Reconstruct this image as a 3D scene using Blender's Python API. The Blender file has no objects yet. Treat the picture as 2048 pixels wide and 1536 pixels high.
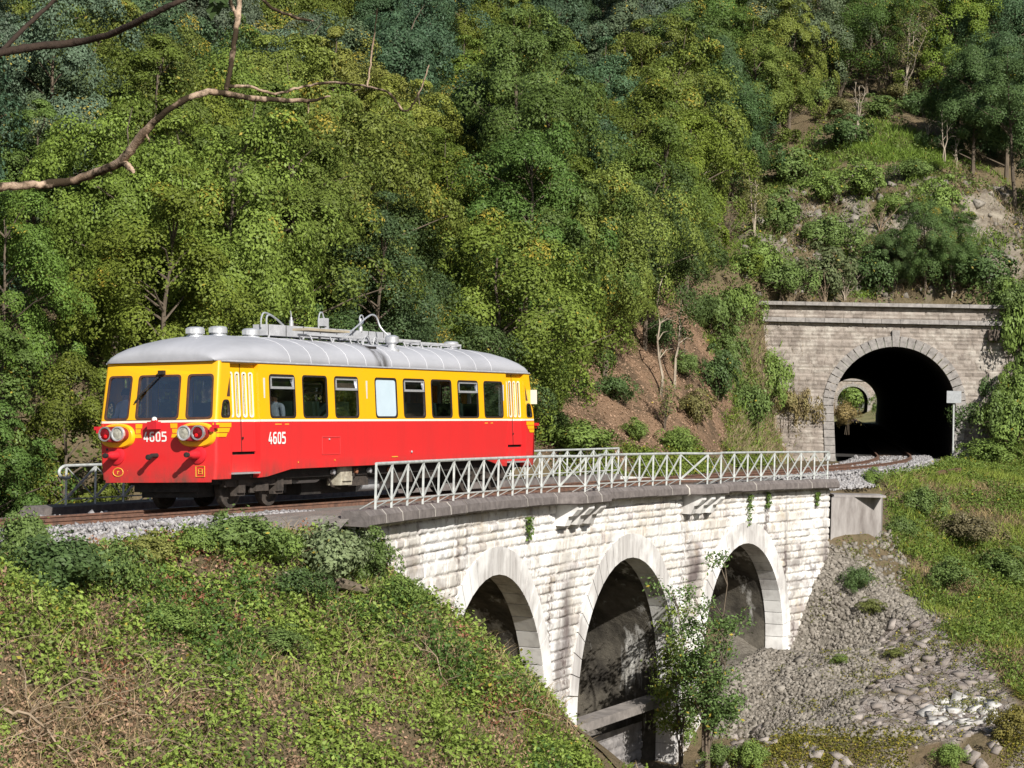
import bpy, bmesh, math, random
import numpy as np
from mathutils import Vector, Matrix
from mathutils.geometry import tessellate_polygon

# ------------------------------------------------------------------ camera, light, exposure
SC = bpy.context.scene
COL = SC.collection
F, ROLL, CZ = 4800.0, math.radians(1.3), 2.7        # focal length in photo pixels, camera roll, camera height above the rails
cam_d = bpy.data.cameras.new('camera'); cam = bpy.data.objects.new('camera', cam_d); COL.objects.link(cam)
cam_d.sensor_width = 36.0; cam_d.lens = 36.0 * F / 2048.0
cam_d.clip_start = 0.2; cam_d.clip_end = 2000
cam.location = (0, 0, CZ); cam.rotation_euler = (math.radians(90), -ROLL, 0)
SC.camera = cam
SUN_EL = math.radians(33); SUN_X, SUN_Y = 0.44, -0.90   # where the sun stands: behind the camera, to the right
sl = math.hypot(SUN_X, SUN_Y)
SUN = Vector((SUN_X/sl*math.cos(SUN_EL), SUN_Y/sl*math.cos(SUN_EL), math.sin(SUN_EL)))
sun_d = bpy.data.lights.new('sun', 'SUN'); sun_d.energy = 5.0; sun_d.angle = math.radians(0.5); sun_d.color = (1.0, 0.955, 0.88)
sun = bpy.data.objects.new('sun', sun_d); COL.objects.link(sun)
sun.rotation_euler = SUN.to_track_quat('Z', 'Y').to_euler(); sun.location = (20, -40, 60)
W = bpy.data.worlds.new('World'); SC.world = W; W.use_nodes = True
wn = W.node_tree; bg = wn.nodes['Background']
sky = wn.nodes.new('ShaderNodeTexSky'); sky.sky_type = 'NISHITA'; sky.sun_disc = False
sky.sun_elevation = SUN_EL; sky.sun_rotation = math.atan2(SUN.x, SUN.y)
wn.links.new(sky.outputs[0], bg.inputs[0]); bg.inputs[1].default_value = 0.062
SC.view_settings.view_transform = 'Standard'; SC.view_settings.look = 'None'
SC.view_settings.exposure = 0.42; SC.view_settings.gamma = 1.0
SC.render.engine = 'CYCLES'
SC.cycles.max_bounces = 6; SC.cycles.transparent_max_bounces = 12; SC.cycles.diffuse_bounces = 3

# ------------------------------------------------------------------ pixel <-> world, used to survey the place
CR, SR = math.cos(ROLL), math.sin(ROLL)
def at(px, py, D):
    dx, dy = px - 1024, py - 768
    a, b = CR*dx + SR*dy, -SR*dx + CR*dy
    return np.array([a*D/F, D, CZ - b*D/F])
def pix(p):
    a, b = p[0]*F/p[1], (CZ - p[2])*F/p[1]
    return 1024 + CR*a - SR*b, 768 + SR*a + CR*b

# ------------------------------------------------------------------ objects
OFF = {}
def tag(o, label=None, cat=None, group=None, kind=None):
    if label: o['label'] = label
    if cat: o['category'] = cat
    if group: o['group'] = group
    if kind: o['kind'] = kind
    return o
def thing(name, label, cat, loc=(0, 0, 0), rot=(0, 0, 0), group=None):
    o = bpy.data.objects.new(name, None); COL.objects.link(o)
    o.empty_display_size = 0.3
    o.location = loc; o.rotation_euler = rot
    OFF[o.name] = Vector((0, 0, 0)) if any(rot) else Vector(loc)
    return tag(o, label, cat, group)
class MB:
    """collects shapes, then links them as ONE mesh object"""
    def __init__(s): s.v = []; s.f = []; s.n = 0; s.fa = {}; s.va = {}
    def add(s, v, f):
        v = np.asarray(v, float).reshape(-1, 3)
        s.v.append(v); o = s.n
        for q in f: s.f.append(tuple(i + o for i in q))
        s.n += len(v); return s
    def box(s, c, d, R=None):
        d = np.asarray(d, float)/2
        v = np.array([[x, y, z] for x in (-1, 1) for y in (-1, 1) for z in (-1, 1)])*d
        if R is not None: v = v @ np.asarray(R).T
        return s.add(v + np.asarray(c), [(0,1,3,2),(4,6,7,5),(0,4,5,1),(2,3,7,6),(0,2,6,4),(1,5,7,3)])
    def beam(s, p, q, w, h, up=(0, 0, 1)):
        p, q = np.asarray(p, float), np.asarray(q, float); d = q - p; L = np.linalg.norm(d); d /= L
        up = np.asarray(up, float)
        if abs(d @ up) > .98: up = np.array([1., 0, 0])
        a = np.cross(d, up); a /= np.linalg.norm(a); b = np.cross(a, d)
        return s.box((p+q)/2, (L, w, h), np.array([d, a, b]).T)
    def tube(s, pts, r, n=8, cap=True):
        pts = np.asarray(pts, float); m = len(pts); r = np.broadcast_to(np.asarray(r, float), (m,))
        t = np.gradient(pts, axis=0); t /= np.linalg.norm(t, axis=1)[:, None] + 1e-9
        up = np.array([0, 0, 1.]) if abs(t[0, 2]) < .9 else np.array([1., 0, 0])
        a = np.cross(t[0], up); a /= np.linalg.norm(a)
        V = []
        for i in range(m):
            a = a - t[i]*(a @ t[i]); a /= np.linalg.norm(a) + 1e-9; b = np.cross(t[i], a)
            for k in range(n):
                th = 2*math.pi*k/n; V.append(pts[i] + r[i]*(math.cos(th)*a + math.sin(th)*b))
        f = [(i*n+k, i*n+(k+1) % n, (i+1)*n+(k+1) % n, (i+1)*n+k) for i in range(m-1) for k in range(n)]
        if cap: f += [tuple(range(n-1, -1, -1)), tuple((m-1)*n+k for k in range(n))]
        return s.add(V, f)
    def lathe(s, p, ax, prof, n=16):
        """prof: (along axis, radius)"""
        ax = np.asarray(ax, float); ax /= np.linalg.norm(ax)
        up = np.array([0, 0, 1.]) if abs(ax[2]) < .9 else np.array([1., 0, 0])
        a = np.cross(ax, up); a /= np.linalg.norm(a); b = np.cross(ax, a); V = []
        for t, r in prof:
            for k in range(n):
                th = 2*math.pi*k/n; V.append(np.asarray(p) + ax*t + r*(math.cos(th)*a + math.sin(th)*b))
        m = len(prof)
        f = [(i*n+k, i*n+(k+1) % n, (i+1)*n+(k+1) % n, (i+1)*n+k) for i in range(m-1) for k in range(n)]
        f += [tuple(range(n-1, -1, -1)), tuple((m-1)*n+k for k in range(n))]
        return s.add(V, f)
    def loft(s, rings, closed=True, caps=False):
        n = len(rings[0]); V = np.concatenate([np.asarray(r, float) for r in rings])
        kk = n if closed else n-1
        f = [(i*n+k, i*n+(k+1) % n, (i+1)*n+(k+1) % n, (i+1)*n+k) for i in range(len(rings)-1) for k in range(kk)]
        if caps: f += [tuple(range(n-1, -1, -1)), tuple((len(rings)-1)*n+k for k in range(n))]
        return s.add(V, f)
    def build(s, name, mat, parent=None, smooth=False, local=False):
        V = np.concatenate(s.v) if s.v else np.zeros((0, 3))
        off = Vector((0, 0, 0))
        if parent is not None and not local: off = OFF[parent.name]
        V = V - np.array(off)
        return link_mesh(name, V, s.f, mat, parent, smooth, off)
def link_mesh(name, V, f, mat, parent=None, smooth=False, off=Vector((0, 0, 0))):
    me = bpy.data.meshes.new(name); me.from_pydata([tuple(x) for x in V], [], f); me.update()
    bm = bmesh.new(); bm.from_mesh(me); bmesh.ops.recalc_face_normals(bm, faces=bm.faces); bm.to_mesh(me); bm.free()
    if smooth:
        me.polygons.foreach_set('use_smooth', [True]*len(me.polygons))
        if smooth != 'full': me.set_sharp_from_angle(angle=math.radians(38))
    me.materials.append(mat)
    o = bpy.data.objects.new(name, me); COL.objects.link(o)
    if parent is not None: o.parent = parent; OFF[o.name] = off
    return o
def quad_mesh(name, V, nq, mat, fattr=None, vattr=None, idx=None, parent=None, smooth=False):
    """V (n,3) float array, faces are quads; idx (nq,4) or consecutive"""
    me = bpy.data.meshes.new(name); nv = len(V)
    me.vertices.add(nv); me.vertices.foreach_set('co', np.ascontiguousarray(V, dtype=np.float32).ravel())
    if idx is None: idx = np.arange(nq*4)
    idx = np.asarray(idx, dtype=np.int32).ravel()
    me.loops.add(nq*4); me.loops.foreach_set('vertex_index', idx)
    me.polygons.add(nq); me.polygons.foreach_set('loop_start', np.arange(0, nq*4, 4, dtype=np.int32))
    if smooth: me.polygons.foreach_set('use_smooth', np.ones(nq, dtype=bool))
    me.update(calc_edges=True)
    for k, a in (fattr or {}).items():
        t = me.attributes.new(k, 'FLOAT', 'FACE'); t.data.foreach_set('value', np.ascontiguousarray(a, dtype=np.float32))
    for k, a in (vattr or {}).items():
        t = me.attributes.new(k, 'FLOAT', 'POINT'); t.data.foreach_set('value', np.ascontiguousarray(a, dtype=np.float32))
    me.materials.append(mat)
    o = bpy.data.objects.new(name, me); COL.objects.link(o)
    if parent is not None: o.parent = parent; OFF[o.name] = OFF.get(parent.name, Vector((0, 0, 0)))
    return o
def copy_tree(o, parent=None):
    c = o.copy(); COL.objects.link(c)
    if parent is not None: c.parent = parent
    for ch in [x for x in o.children]: copy_tree(ch, c)
    return c

# ------------------------------------------------------------------ noise in numpy
def vnoise(x, y, seed=0):
    x = np.asarray(x, float); y = np.asarray(y, float)
    xi = np.floor(x).astype(np.int64); yi = np.floor(y).astype(np.int64); xf = x - xi; yf = y - yi
    def hsh(a, b):
        n = (a*374761393 + b*668265263 + seed*1442695041) & 0x7fffffff
        n = ((n ^ (n >> 13))*1274126177) & 0x7fffffff
        return ((n ^ (n >> 16)) & 0xffff)/65535.0
    sx = xf*xf*(3-2*xf); sy = yf*yf*(3-2*yf)
    a = hsh(xi, yi)*(1-sx) + hsh(xi+1, yi)*sx; b = hsh(xi, yi+1)*(1-sx) + hsh(xi+1, yi+1)*sx
    return a*(1-sy) + b*sy
def fbm(x, y, oct=4, seed=0):
    s = 0; a = .5; t = 0
    for k in range(oct):
        s = s + a*vnoise(x*2**k, y*2**k, seed+k*17); t += a; a *= .5
    return s/t
def sstep(a, b, x):
    t = np.clip((x-a)/(b-a), 0, 1); return t*t*(3-2*t)

# ------------------------------------------------------------------ materials
class NT:
    def __init__(s, name):
        s.m = bpy.data.materials.new(name); s.m.use_nodes = True; s.t = s.m.node_tree
        s.b = s.t.nodes['Principled BSDF']; s.out = s.t.nodes['Material Output']
    def n(s, typ, **kw):
        x = s.t.nodes.new('ShaderNode'+typ)
        for k, v in kw.items():
            if k.startswith('i_'):
                k = k[2:]; x.inputs[int(k) if k.isdigit() else k.replace('_', ' ')].default_value = v
            else: setattr(x, k, v)
        return x
    def l(s, a, b): s.t.links.new(a, b); return s
    def co(s, scale=(1, 1, 1), kind='Object'):
        c = s.n('TexCoord'); m = s.n('Mapping'); s.l(c.outputs[kind], m.inputs[0]); m.inputs['Scale'].default_value = scale
        return m.outputs[0]
    def noise(s, co, scale, detail=5, rough=.6, lo=.35, hi=.65):
        x = s.n('TexNoise'); s.l(co, x.inputs['Vector']); x.inputs['Scale'].default_value = scale
        x.inputs['Detail'].default_value = detail; x.inputs['Roughness'].default_value = rough
        return s.rng(x.outputs['Fac'], lo, hi)
    def rng(s, v, lo, hi, a=0., b=1.):
        r = s.n('MapRange'); s.l(v, r.inputs[0])
        for i, q in enumerate((lo, hi, a, b)): r.inputs[1+i].default_value = q
        return r.outputs[0]
    def mix(s, f, a, b, mode='MIX'):
        x = s.n('Mix', data_type='RGBA', blend_type=mode)
        for sock, q in ((x.inputs[0], f), (x.inputs[6], a), (x.inputs[7], b)):
            if hasattr(q, 'is_output'): s.l(q, sock)
            elif isinstance(q, (int, float)): sock.default_value = q
            else: sock.default_value = tuple(q) + (1,)*(4-len(q))
        return x.outputs[2]
    def math(s, op, a, b=0.):
        x = s.n('Math', operation=op)
        for sock, q in ((x.inputs[0], a), (x.inputs[1], b)):
            if hasattr(q, 'is_output'): s.l(q, sock)
            else: sock.default_value = q
        return x.outputs[0]
    def attr(s, name): return s.n('Attribute', attribute_name=name).outputs['Fac']
    def bump(s, h, strength=.4, dist=.02):
        x = s.n('Bump'); s.l(h, x.inputs['Height']); x.inputs['Strength'].default_value = strength; x.inputs['Distance'].default_value = dist
        s.l(x.outputs[0], s.b.inputs['Normal']); return s
    def fin(s, col, rough=.8, spec=.3, metal=0.):
        if hasattr(col, 'is_output'): s.l(col, s.b.inputs['Base Color'])
        else: s.b.inputs['Base Color'].default_value = tuple(col) + (1,)*(4-len(col))
        if hasattr(rough, 'is_output'): s.l(rough, s.b.inputs['Roughness'])
        else: s.b.inputs['Roughness'].default_value = rough
        s.b.inputs['Specular IOR Level'].default_value = spec; s.b.inputs['Metallic'].default_value = metal
        return s.m
def two(name, a, b, scale=3., rough=.8, bump=.3, dist=.02, lo=.35, hi=.65, stretch=(1, 1, 1), spec=.3, metal=0., bscale=None):
    t = NT(name); c = t.co(stretch); f = t.noise(c, scale, 6, .65, lo, hi)
    if bump: t.bump(t.noise(c, bscale or scale*4, 5, .6, .2, .8), bump, dist)
    return t.fin(t.mix(f, a, b), rough, spec, metal)

def mat_leaf(name, spec=.16, transl=.2, yellow=(.40, .31, .05)):
    t = NT(name); oi = t.n('ObjectInfo'); tone = t.attr('tone'); aut = t.attr('aut')
    sc = t.rng(tone, 0, 1, .55, 1.5)
    v = t.n('Combine' + 'XYZ'); [t.l(sc, v.inputs[i]) for i in range(3)]
    c = t.mix(1., oi.outputs['Color'], v.outputs[0], 'MULTIPLY')
    c = t.mix(aut, c, yellow)
    t.fin(c, .5, spec)
    tr = t.n('BsdfTranslucent'); t.l(t.mix(.35, c, (.20, .26, .05)), tr.inputs[0])
    ms = t.n('MixShader'); ms.inputs[0].default_value = transl
    t.l(t.b.outputs[0], ms.inputs[1]).l(tr.outputs[0], ms.inputs[2]).l(ms.outputs[0], t.out.inputs[0])
    return t.m
LEAF = mat_leaf('leaf'); LEAF_DRY = mat_leaf('dry_leaf', .1, .25, (.30, .20, .09))
BARK = two('bark', (.16, .125, .09), (.075, .06, .045), 4, .9, .6, .03, stretch=(1, 1, .25))
BARK_PALE = two('pale_bark', (.42, .36, .28), (.20, .16, .12), 5, .85, .4, .02, stretch=(1, 1, .3))
TWIG = two('dry_twig', (.34, .26, .18), (.20, .15, .10), 3, .9, .2)
# ------------------------------------------------------------------ the railway line: u along it, v to its right (towards the camera)
O2 = np.array([-7.02, 47.90]); PHI = math.radians(24.3); CANT = math.radians(2.4)
def heading(u):
    if u < 0: return 24.3 - max(u, -30)*0.8
    if u < 42: return 24.3
    return max(24.3 - (u-42)*(24.3-7.4)/29.2, 7.4)
DU = 0.25
_us = [0.]; _ps = [O2.copy()]
p = O2.copy(); u = 0.
while u < 620:
    hd = math.radians(heading(u+DU/2)); p = p + DU*np.array([math.sin(hd), math.cos(hd)]); u += DU; _us.append(u); _ps.append(p.copy())
_un = []; _pn = []; p = O2.copy(); u = 0.
while u > -40:
    hd = math.radians(heading(u-DU/2)); p = p - DU*np.array([math.sin(hd), math.cos(hd)]); u -= DU; _un.append(u); _pn.append(p.copy())
CU = np.array(_un[::-1] + _us); CP = np.array(_pn[::-1] + _ps)
CH = np.gradient(CP, axis=0); CH /= np.linalg.norm(CH, axis=1)[:, None]
def ctr(u):
    return np.array([np.interp(u, CU, CP[:, 0]), np.interp(u, CU, CP[:, 1])]), np.array([np.interp(u, CU, CH[:, 0]), np.interp(u, CU, CH[:, 1])])
def railz(u): return .17 - .0035*np.interp(u, CU, CP[:, 1])
def trk(u, v, z=0., rel=True):
    c, h = ctr(u); n = np.array([h[1], -h[0]]); q = c + v*n
    return np.array([q[0], q[1], z + (railz(u) if rel else 0.)])
def uv(X, Y):
    X = np.asarray(X, float).ravel(); Y = np.asarray(Y, float).ravel(); U = np.empty(len(X)); V = np.empty(len(X))
    m = (CU > -39) & (CU < 130); cu, cp, ch = CU[m][::2], CP[m][::2], CH[m][::2]
    for i in range(0, len(X), 20000):
        dx = X[i:i+20000, None] - cp[None, :, 0]; dy = Y[i:i+20000, None] - cp[None, :, 1]
        k = np.argmin(dx*dx + dy*dy, axis=1); r = np.arange(len(k))
        U[i:i+20000] = cu[k] + dx[r, k]*ch[k, 0] + dy[r, k]*ch[k, 1]
        V[i:i+20000] = dx[r, k]*ch[k, 1] - dy[r, k]*ch[k, 0]
    return U, V
def vq(u): return 2.6 + .0045*(u-22)**2             # outer edge of the near coping
VF = -4.9                                            # outer edge of the far coping
def copz(u): return .21 - .0108*u                    # top of the near coping
U_PORT = 71.2
PC, PH = ctr(U_PORT); PN = np.array([PH[1], -PH[0]])  # tunnel portal: centre, axis, to the right

# ------------------------------------------------------------------ terrain, surveyed from the photograph
def bank(u, v): return -.35 - .66*max(v-3.3-1.2*max(0, min(1, (u+5)/5))*(u < 3), 0) - .405*max(u-1.6, 0)
ctl = []
for u in (-30, -20, -12, -6, -2):
    for v in (3.2, 0, -6): ctl.append(trk(u, v, -.45))
    for v in (6, 9, 12, 15): q = trk(u, v); ctl.append((q[0], q[1], bank(u, v)))
for u in (2, 6, 10, 14):
    for v in (4.5, 7, 10):
        if u + (v-4)*1.5 < 17: q = trk(u, v); ctl.append((q[0], q[1], bank(u, v)))
for u, v, z in ((3, 0, -2.5), (3, -7, -3), (10, 0, -4.2), (10, -8, -4), (16.5, 2, -6.8), (20, 3, -8), (20, -2, -7.2), (20, -7, -5), (24, 4, -8.3), (27, 2, -6.4), (30, 0, -5.6), (30, -7, -3.2),
                (33, 4, -6.2), (35, 0, -2.0), (36, -5, -1.5), (15, 8, -9.5), (10, 13, -9.5), (20, 10, -9.0), (4, 18, -10.5), (-6, 22, -10)):
    q = trk(u, v); ctl.append((q[0], q[1], z))
for u in (38, 44, 52, 60, 68):
    for v in (-5, 0, 2.5): ctl.append(trk(u, v, -.4))
ctl += [(0, 0, .6), (-8, 2, .8), (10, 0, .4), (0, 12, -2.5), (-8, 14, -3), (10, 14, -4), (4, 26, -8), (14, 30, -9), (-9, 24, -7.5), (24, 20, -6), (25, 45, -8)]
for px, py, D in ((1600, 1450, 66), (1450, 1450, 65.5), (1600, 1536, 63), (1800, 1536, 62.5), (2040, 1500, 63), (1500, 1345, 72.5), (1660, 1115, 79), (1600, 1300, 74), (1700, 1300, 73), (1850, 1250, 74), (2000, 1430, 66), (1750, 1150, 79),
        (1850, 1430, 66), (1700, 1440, 67), (1780, 1000, 89), (1900, 1100, 85), (2048, 1000, 95), (2048, 1200, 80), (2048, 1330, 71), (1720, 950, 90), (1850, 930, 106), (2048, 905, 111), (1960, 890, 112), (1995, 700, 115), (2048, 640, 116),
        (1640, 885, 111.5), (1618, 770, 112.6), (1603, 700, 113.0), (1580, 640, 113.6), (1628, 850, 112.2), (1540, 615, 114.5), (1500, 880, 104), (1480, 760, 108), (1450, 600, 114), (1400, 880, 98), (1300, 890, 92), (1330, 750, 99), (1330, 640, 105), (1200, 880, 84), (1150, 750, 95),
        (1700, 598, 116.8), (1950, 602, 116.8), (1750, 500, 120.5), (1950, 480, 120.5), (1950, 400, 122.5), (1650, 420, 125), (1750, 330, 134), (1720, 240, 142), (1850, 290, 138), (1500, 450, 126), (1700, 100, 160)):
    ctl.append(at(px, py, D))
for px, py, D, cover in ((1400, 300, 135, 2), (1400, 50, 160, 3), (1100, 300, 122, 3), (1100, 0, 150, 4), (700, 300, 106, 4), (700, 0, 133, 4), (300, 300, 100, 4), (300, 0, 126, 4), (0, 300, 96, 4), (0, 0, 122, 4), (-300, 200, 100, 4), (2048, 300, 136, 3), (2048, 0, 165, 4), (2400, 300, 140, 3), (2400, 700, 122, 1), (2400, 950, 105, 0), (2500, 1300, 75, 0), (1712, 1122, 79.0, 0), (1775, 1115, 80.5, 0), (1690, 1200, 77.5, 0), (1800, 1055, 85, 0)):
    q = at(px, py, D); q[2] -= cover; ctl.append(q)
ctl += [tuple(at(500, 850, 67)[:2]) + (.6,), tuple(at(800, 800, 75)[:2]) + (.8,), tuple(at(0, 900, 62)[:2]) + (-1.2,), tuple(at(250, 900, 62)[:2]) + (-1.6,), tuple(at(-300, 900, 60)[:2]) + (-1,), tuple(at(1050, 800, 86)[:2]) + (1.2,)]
ctl += [(60, 100, 20), (75, 112, 30), (74, 70, 22), (60, 75, 12)]  # unseen hill added right of the frame for the side windows to reflect
for X in (-55, -25, 0, 25, 55): ctl += [(X, 195, 34), (X, 240, 22), (X+20, 292, 9)]
ctl = np.array(ctl)
def tps_fit(P, z, lam):
    d = np.linalg.norm(P[:, None]-P[None], axis=2); K = np.where(d > 0, d*d*np.log(d+1e-9), 0) + lam*np.eye(len(P))
    Q = np.c_[np.ones(len(P)), P]; A = np.block([[K, Q], [Q.T, np.zeros((3, 3))]])
    return np.linalg.solve(A, np.r_[z, 0, 0, 0])
_sc = 50.0; _w = tps_fit(ctl[:, :2]/_sc, ctl[:, 2], .0006)
def tps(X, Y):
    sh = np.shape(X); P = np.c_[np.ravel(X), np.ravel(Y)]/_sc; out = np.empty(len(P)); C = ctl[:, :2]/_sc
    for i in range(0, len(P), 20000):
        q = P[i:i+20000]; d = np.linalg.norm(q[:, None]-C[None], axis=2)
        out[i:i+20000] = (d*d*np.log(d+1e-9)) @ _w[:-3] + _w[-3] + q @ _w[-2:]
    return out.reshape(sh)
def axis(lo, hi, spans):
    r = [lo]
    while r[-1] < hi:
        st = next(s for a, s in spans if r[-1] < a); r.append(r[-1]+st)
    return np.array(r)
GX = axis(-62, 75, ((-24, 2.), (36, .4), (1e9, 2.)))
GY = axis(-3, 290, ((30, 1.), (134, .4), (170, .8), (200, 2), (1e9, 6.)))
XX, YY = np.meshgrid(GX, GY)
ZZ = tps(XX, YY)
UU, VV = uv(XX, YY); UU = UU.reshape(XX.shape); VV = VV.reshape(XX.shape)
AL = (XX-PC[0])*PH[0] + (YY-PC[1])*PH[1]; LT = (XX-PC[0])*PN[0] + (YY-PC[1])*PN[1]   # along / across the tunnel
rough = (fbm(XX*.35, YY*.35, 4, 3)-.5)*1.0 + (fbm(XX*1.4, YY*1.4, 3, 9)-.5)*.32
rz = railz(UU.ravel()).reshape(XX.shape)
# the formation the track lies on, outside the viaduct
right = np.where(UU < 10, 2.3+2.0*sstep(-5, -.5, UU), np.where(UU < 44, 1.9, 2.6)); left = -5.2
d = np.maximum(VV-right, left-VV)
inr = ((UU < 1.2) | (UU > 35.6)) & (AL < .3)
wgt = np.where(inr, 1-sstep(0, np.where((UU > 30) & (UU < 44), .7, 1.5), d), 0)
ZZ = ZZ*(1-wgt) + (rz-.42+.30*sstep(-4, -.5, UU)*(UU < 1.3)*sstep(1.6, 2.2, VV))*wgt
ZZ = ZZ + rough*(1-wgt)*np.where(YY < 8, 0, 1)
# the ravine edge right of the near bank
edge = (UU-17.2) + np.maximum(VV-3.2, 0)*1.25
ZZ = ZZ - np.clip(edge, 0, 3)*sstep(2.0, 3.0, VV)*(1-sstep(17.5, 23, UU))*(VV < 14)
_nb = (VV > 2.3) & (UU > -1) & (UU < 18.6) & (YY > 40)
_tg = -.62-.95*sstep(2, 7.5, UU)-.66*np.maximum(VV-3.4-1.2*(1-sstep(-1, 4, UU)), 0)-.405*np.maximum(UU-.8, 0)+rough*.3
ZZ = np.where(_nb, np.minimum(ZZ, _tg), ZZ)
# beneath the viaduct the ground stays low
und = (UU > .5) & (UU < 35.8) & (VV < 2.4) & (VV > -4.6)
ZZ = np.where(und, np.minimum(ZZ, -1.6), ZZ)
# tunnel: hill over the bore, cutting before it
over = (AL > .5) & (np.abs(LT) < 12) & (AL < 175)
ZZ = np.where(over & (np.abs(LT) < 9.5), np.maximum(ZZ, 6.55), ZZ)
ZZ = np.where((AL <= .5) & (AL > -6) & (LT < 4.0) & (LT > -3.6), rz-.42, ZZ)
ZZ = np.where((AL <= .5) & (AL > -3) & (LT < 6.5) & (LT > -4.6) & (np.abs(LT) >= 3.6), np.minimum(ZZ, rz-.3 + np.where(LT < 0, (np.abs(LT)-3.5)*6, (np.abs(LT)-4.0)*2.2)), ZZ)
def ground(x, y):
    x = np.asarray(x, float); y = np.asarray(y, float)
    i = np.clip(np.searchsorted(GX, x)-1, 0, len(GX)-2); j = np.clip(np.searchsorted(GY, y)-1, 0, len(GY)-2)
    a = np.clip((x-GX[i])/(GX[i+1]-GX[i]), 0, 1); b = np.clip((y-GY[j])/(GY[j+1]-GY[j]), 0, 1)
    return (ZZ[j, i]*(1-a)+ZZ[j, i+1]*a)*(1-b) + (ZZ[j+1, i]*(1-a)+ZZ[j+1, i+1]*a)*b
def gnormal(x, y, e=.5):
    gx = (ground(x+e, y)-ground(x-e, y))/(2*e); gy = (ground(x, y+e)-ground(x, y-e))/(2*e)
    n = np.stack([-gx, -gy, np.ones_like(gx)], -1); return n/np.linalg.norm(n, axis=-1)[..., None]
def inpoly(px, py, poly):
    r = np.zeros(np.shape(px), bool); n = len(poly)
    for i in range(n):
        x1, y1 = poly[i]; x2, y2 = poly[(i+1) % n]
        c = (y1 > py) != (y2 > py)
        r ^= c & (px < (x2-x1)*(py-y1)/(y2-y1+1e-12)+x1)
    return r
def pixgrid(X, Y, Z):
    Yc = np.maximum(Y, 1.); a = X*F/Yc; b = (CZ-Z)*F/Yc
    return 1024 + CR*a - SR*b, 768 + SR*a + CR*b
# what lies on the ground where, mapped from the photograph onto the land
GPX, GPY = pixgrid(XX, YY, ZZ)
near_bank = (VV > 2.0) & (UU < 18) & (YY > 30)
RUB = [(1560, 1085), (1650, 1085), (1720, 1110), (1800, 1180), (1930, 1240), (2030, 1440), (1900, 1475), (1420, 1475), (1420, 1330), (1480, 1200)]
SLABR = [(1775, 1235), (1930, 1245), (2035, 1440), (1900, 1475), (1700, 1450), (1750, 1330)]
TERR = [(1380, 1440), (2060, 1425), (2080, 1600), (1380, 1600)]
LIT = [(1060, 620), (1390, 560), (1420, 680), (1520, 900), (1100, 940), (1040, 800)]
CLIFF = [(1560, 380), (1700, 330), (1930, 350), (2060, 400), (2060, 590), (1500, 600), (1470, 480)]
m_rub = inpoly(GPX, GPY, RUB) & (YY > 58) & (YY < 84) & (VV > 1)
m_slab = (inpoly(GPX, GPY, SLABR) & m_rub) | (inpoly(GPX, GPY, TERR) & (YY > 54) & (YY < 76) & (VV > 3) & (fbm(XX*.5, YY*.5, 3, 77) > .52))
m_lit = inpoly(GPX, GPY, LIT) & (VV < -5) & (YY > 78)
m_cliff = inpoly(GPX, GPY, CLIFF) & (YY > 116) & (YY < 150)
PATCH = [[(1925, 395), (2045, 415), (2050, 520), (1930, 500)], [(1585, 405), (1650, 400), (1640, 450), (1590, 455)], [(1685, 400), (1740, 410), (1735, 470), (1680, 460)], [(1760, 430), (1870, 420), (1860, 480), (1770, 490)], [(1930, 510), (2040, 520), (2040, 570), (1950, 560)]]
m_rock = np.zeros(XX.shape, bool)
for q_ in PATCH: m_rock |= inpoly(GPX, GPY, q_)
m_rock &= m_cliff
ZZ = ZZ + np.where(m_cliff, (fbm(XX*.6, YY*.6+ZZ*.5, 4, 5)-.5)*2.4, 0)
ZZ = ZZ + np.where(m_rub, (fbm(XX*1.2, YY*1.2, 3, 8)-.5)*.5, 0)
tunnel_area = (np.abs(LT) < 4.2)
nx, ny = len(GX), len(GY)
I = np.arange(nx*ny).reshape(ny, nx)
quads = np.stack([I[:-1, :-1], I[:-1, 1:], I[1:, 1:], I[1:, :-1]], -1).reshape(-1, 4)
fz = (ZZ[1:, 1:]+ZZ[:-1, :-1])/2; fa = (AL[1:, 1:]+AL[:-1, :-1])/2; fl = (LT[1:, 1:]+LT[:-1, :-1])/2
span = np.maximum.reduce([ZZ[1:, 1:], ZZ[:-1, :-1], ZZ[1:, :-1], ZZ[:-1, 1:]]) - np.minimum.reduce([ZZ[1:, 1:], ZZ[:-1, :-1], ZZ[1:, :-1], ZZ[:-1, 1:]])
kill = (np.abs(fl) < 3.9) & (fa > -1.2) & (fa < 2.2) & (span > 2.0)
quads = quads[~kill.reshape(-1)]
t = NT('soil'); c = t.co(); f1 = t.noise(c, .9, 6, .7); f2 = t.noise(c, 6, 6, .7, .3, .7)
soil = t.mix(f1, (.16, .115, .07), (.10, .085, .045)); soil = t.mix(t.math('MULTIPLY', f2, .6), soil, (.24, .19, .12))
lit = t.mix(f2, (.31, .205, .135), (.17, .105, .065)); lit = t.mix(t.noise(t.co((1, 1, .6)), .55, 6, .7, .46, .60), lit, (.12, .085, .055)); rock = t.mix(t.noise(t.co((1, 1, 2.2)), 1.1, 8, .75, .35, .62), (.37, .33, .265), (.14, .115, .09))
rub = t.mix(f2, (.27, .245, .205), (.13, .115, .095))
vm = t.co((1, 1, 1.9)); vo = t.n('TexVoronoi', feature='DISTANCE_TO_EDGE'); vo.inputs['Scale'].default_value = 3.0; vo.inputs['Randomness'].default_value = .85
vc = t.n('TexVoronoi'); vc.inputs['Scale'].default_value = 3.0; vc.inputs['Randomness'].default_value = .85
dn = t.n('TexNoise'); dn.inputs['Scale'].default_value = 3.; t.l(vm, dn.inputs['Vector']); va = t.mix(.38, vm, dn.outputs['Color'], 'ADD'); t.l(va, vo.inputs['Vector']).l(va, vc.inputs['Vector'])
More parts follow.
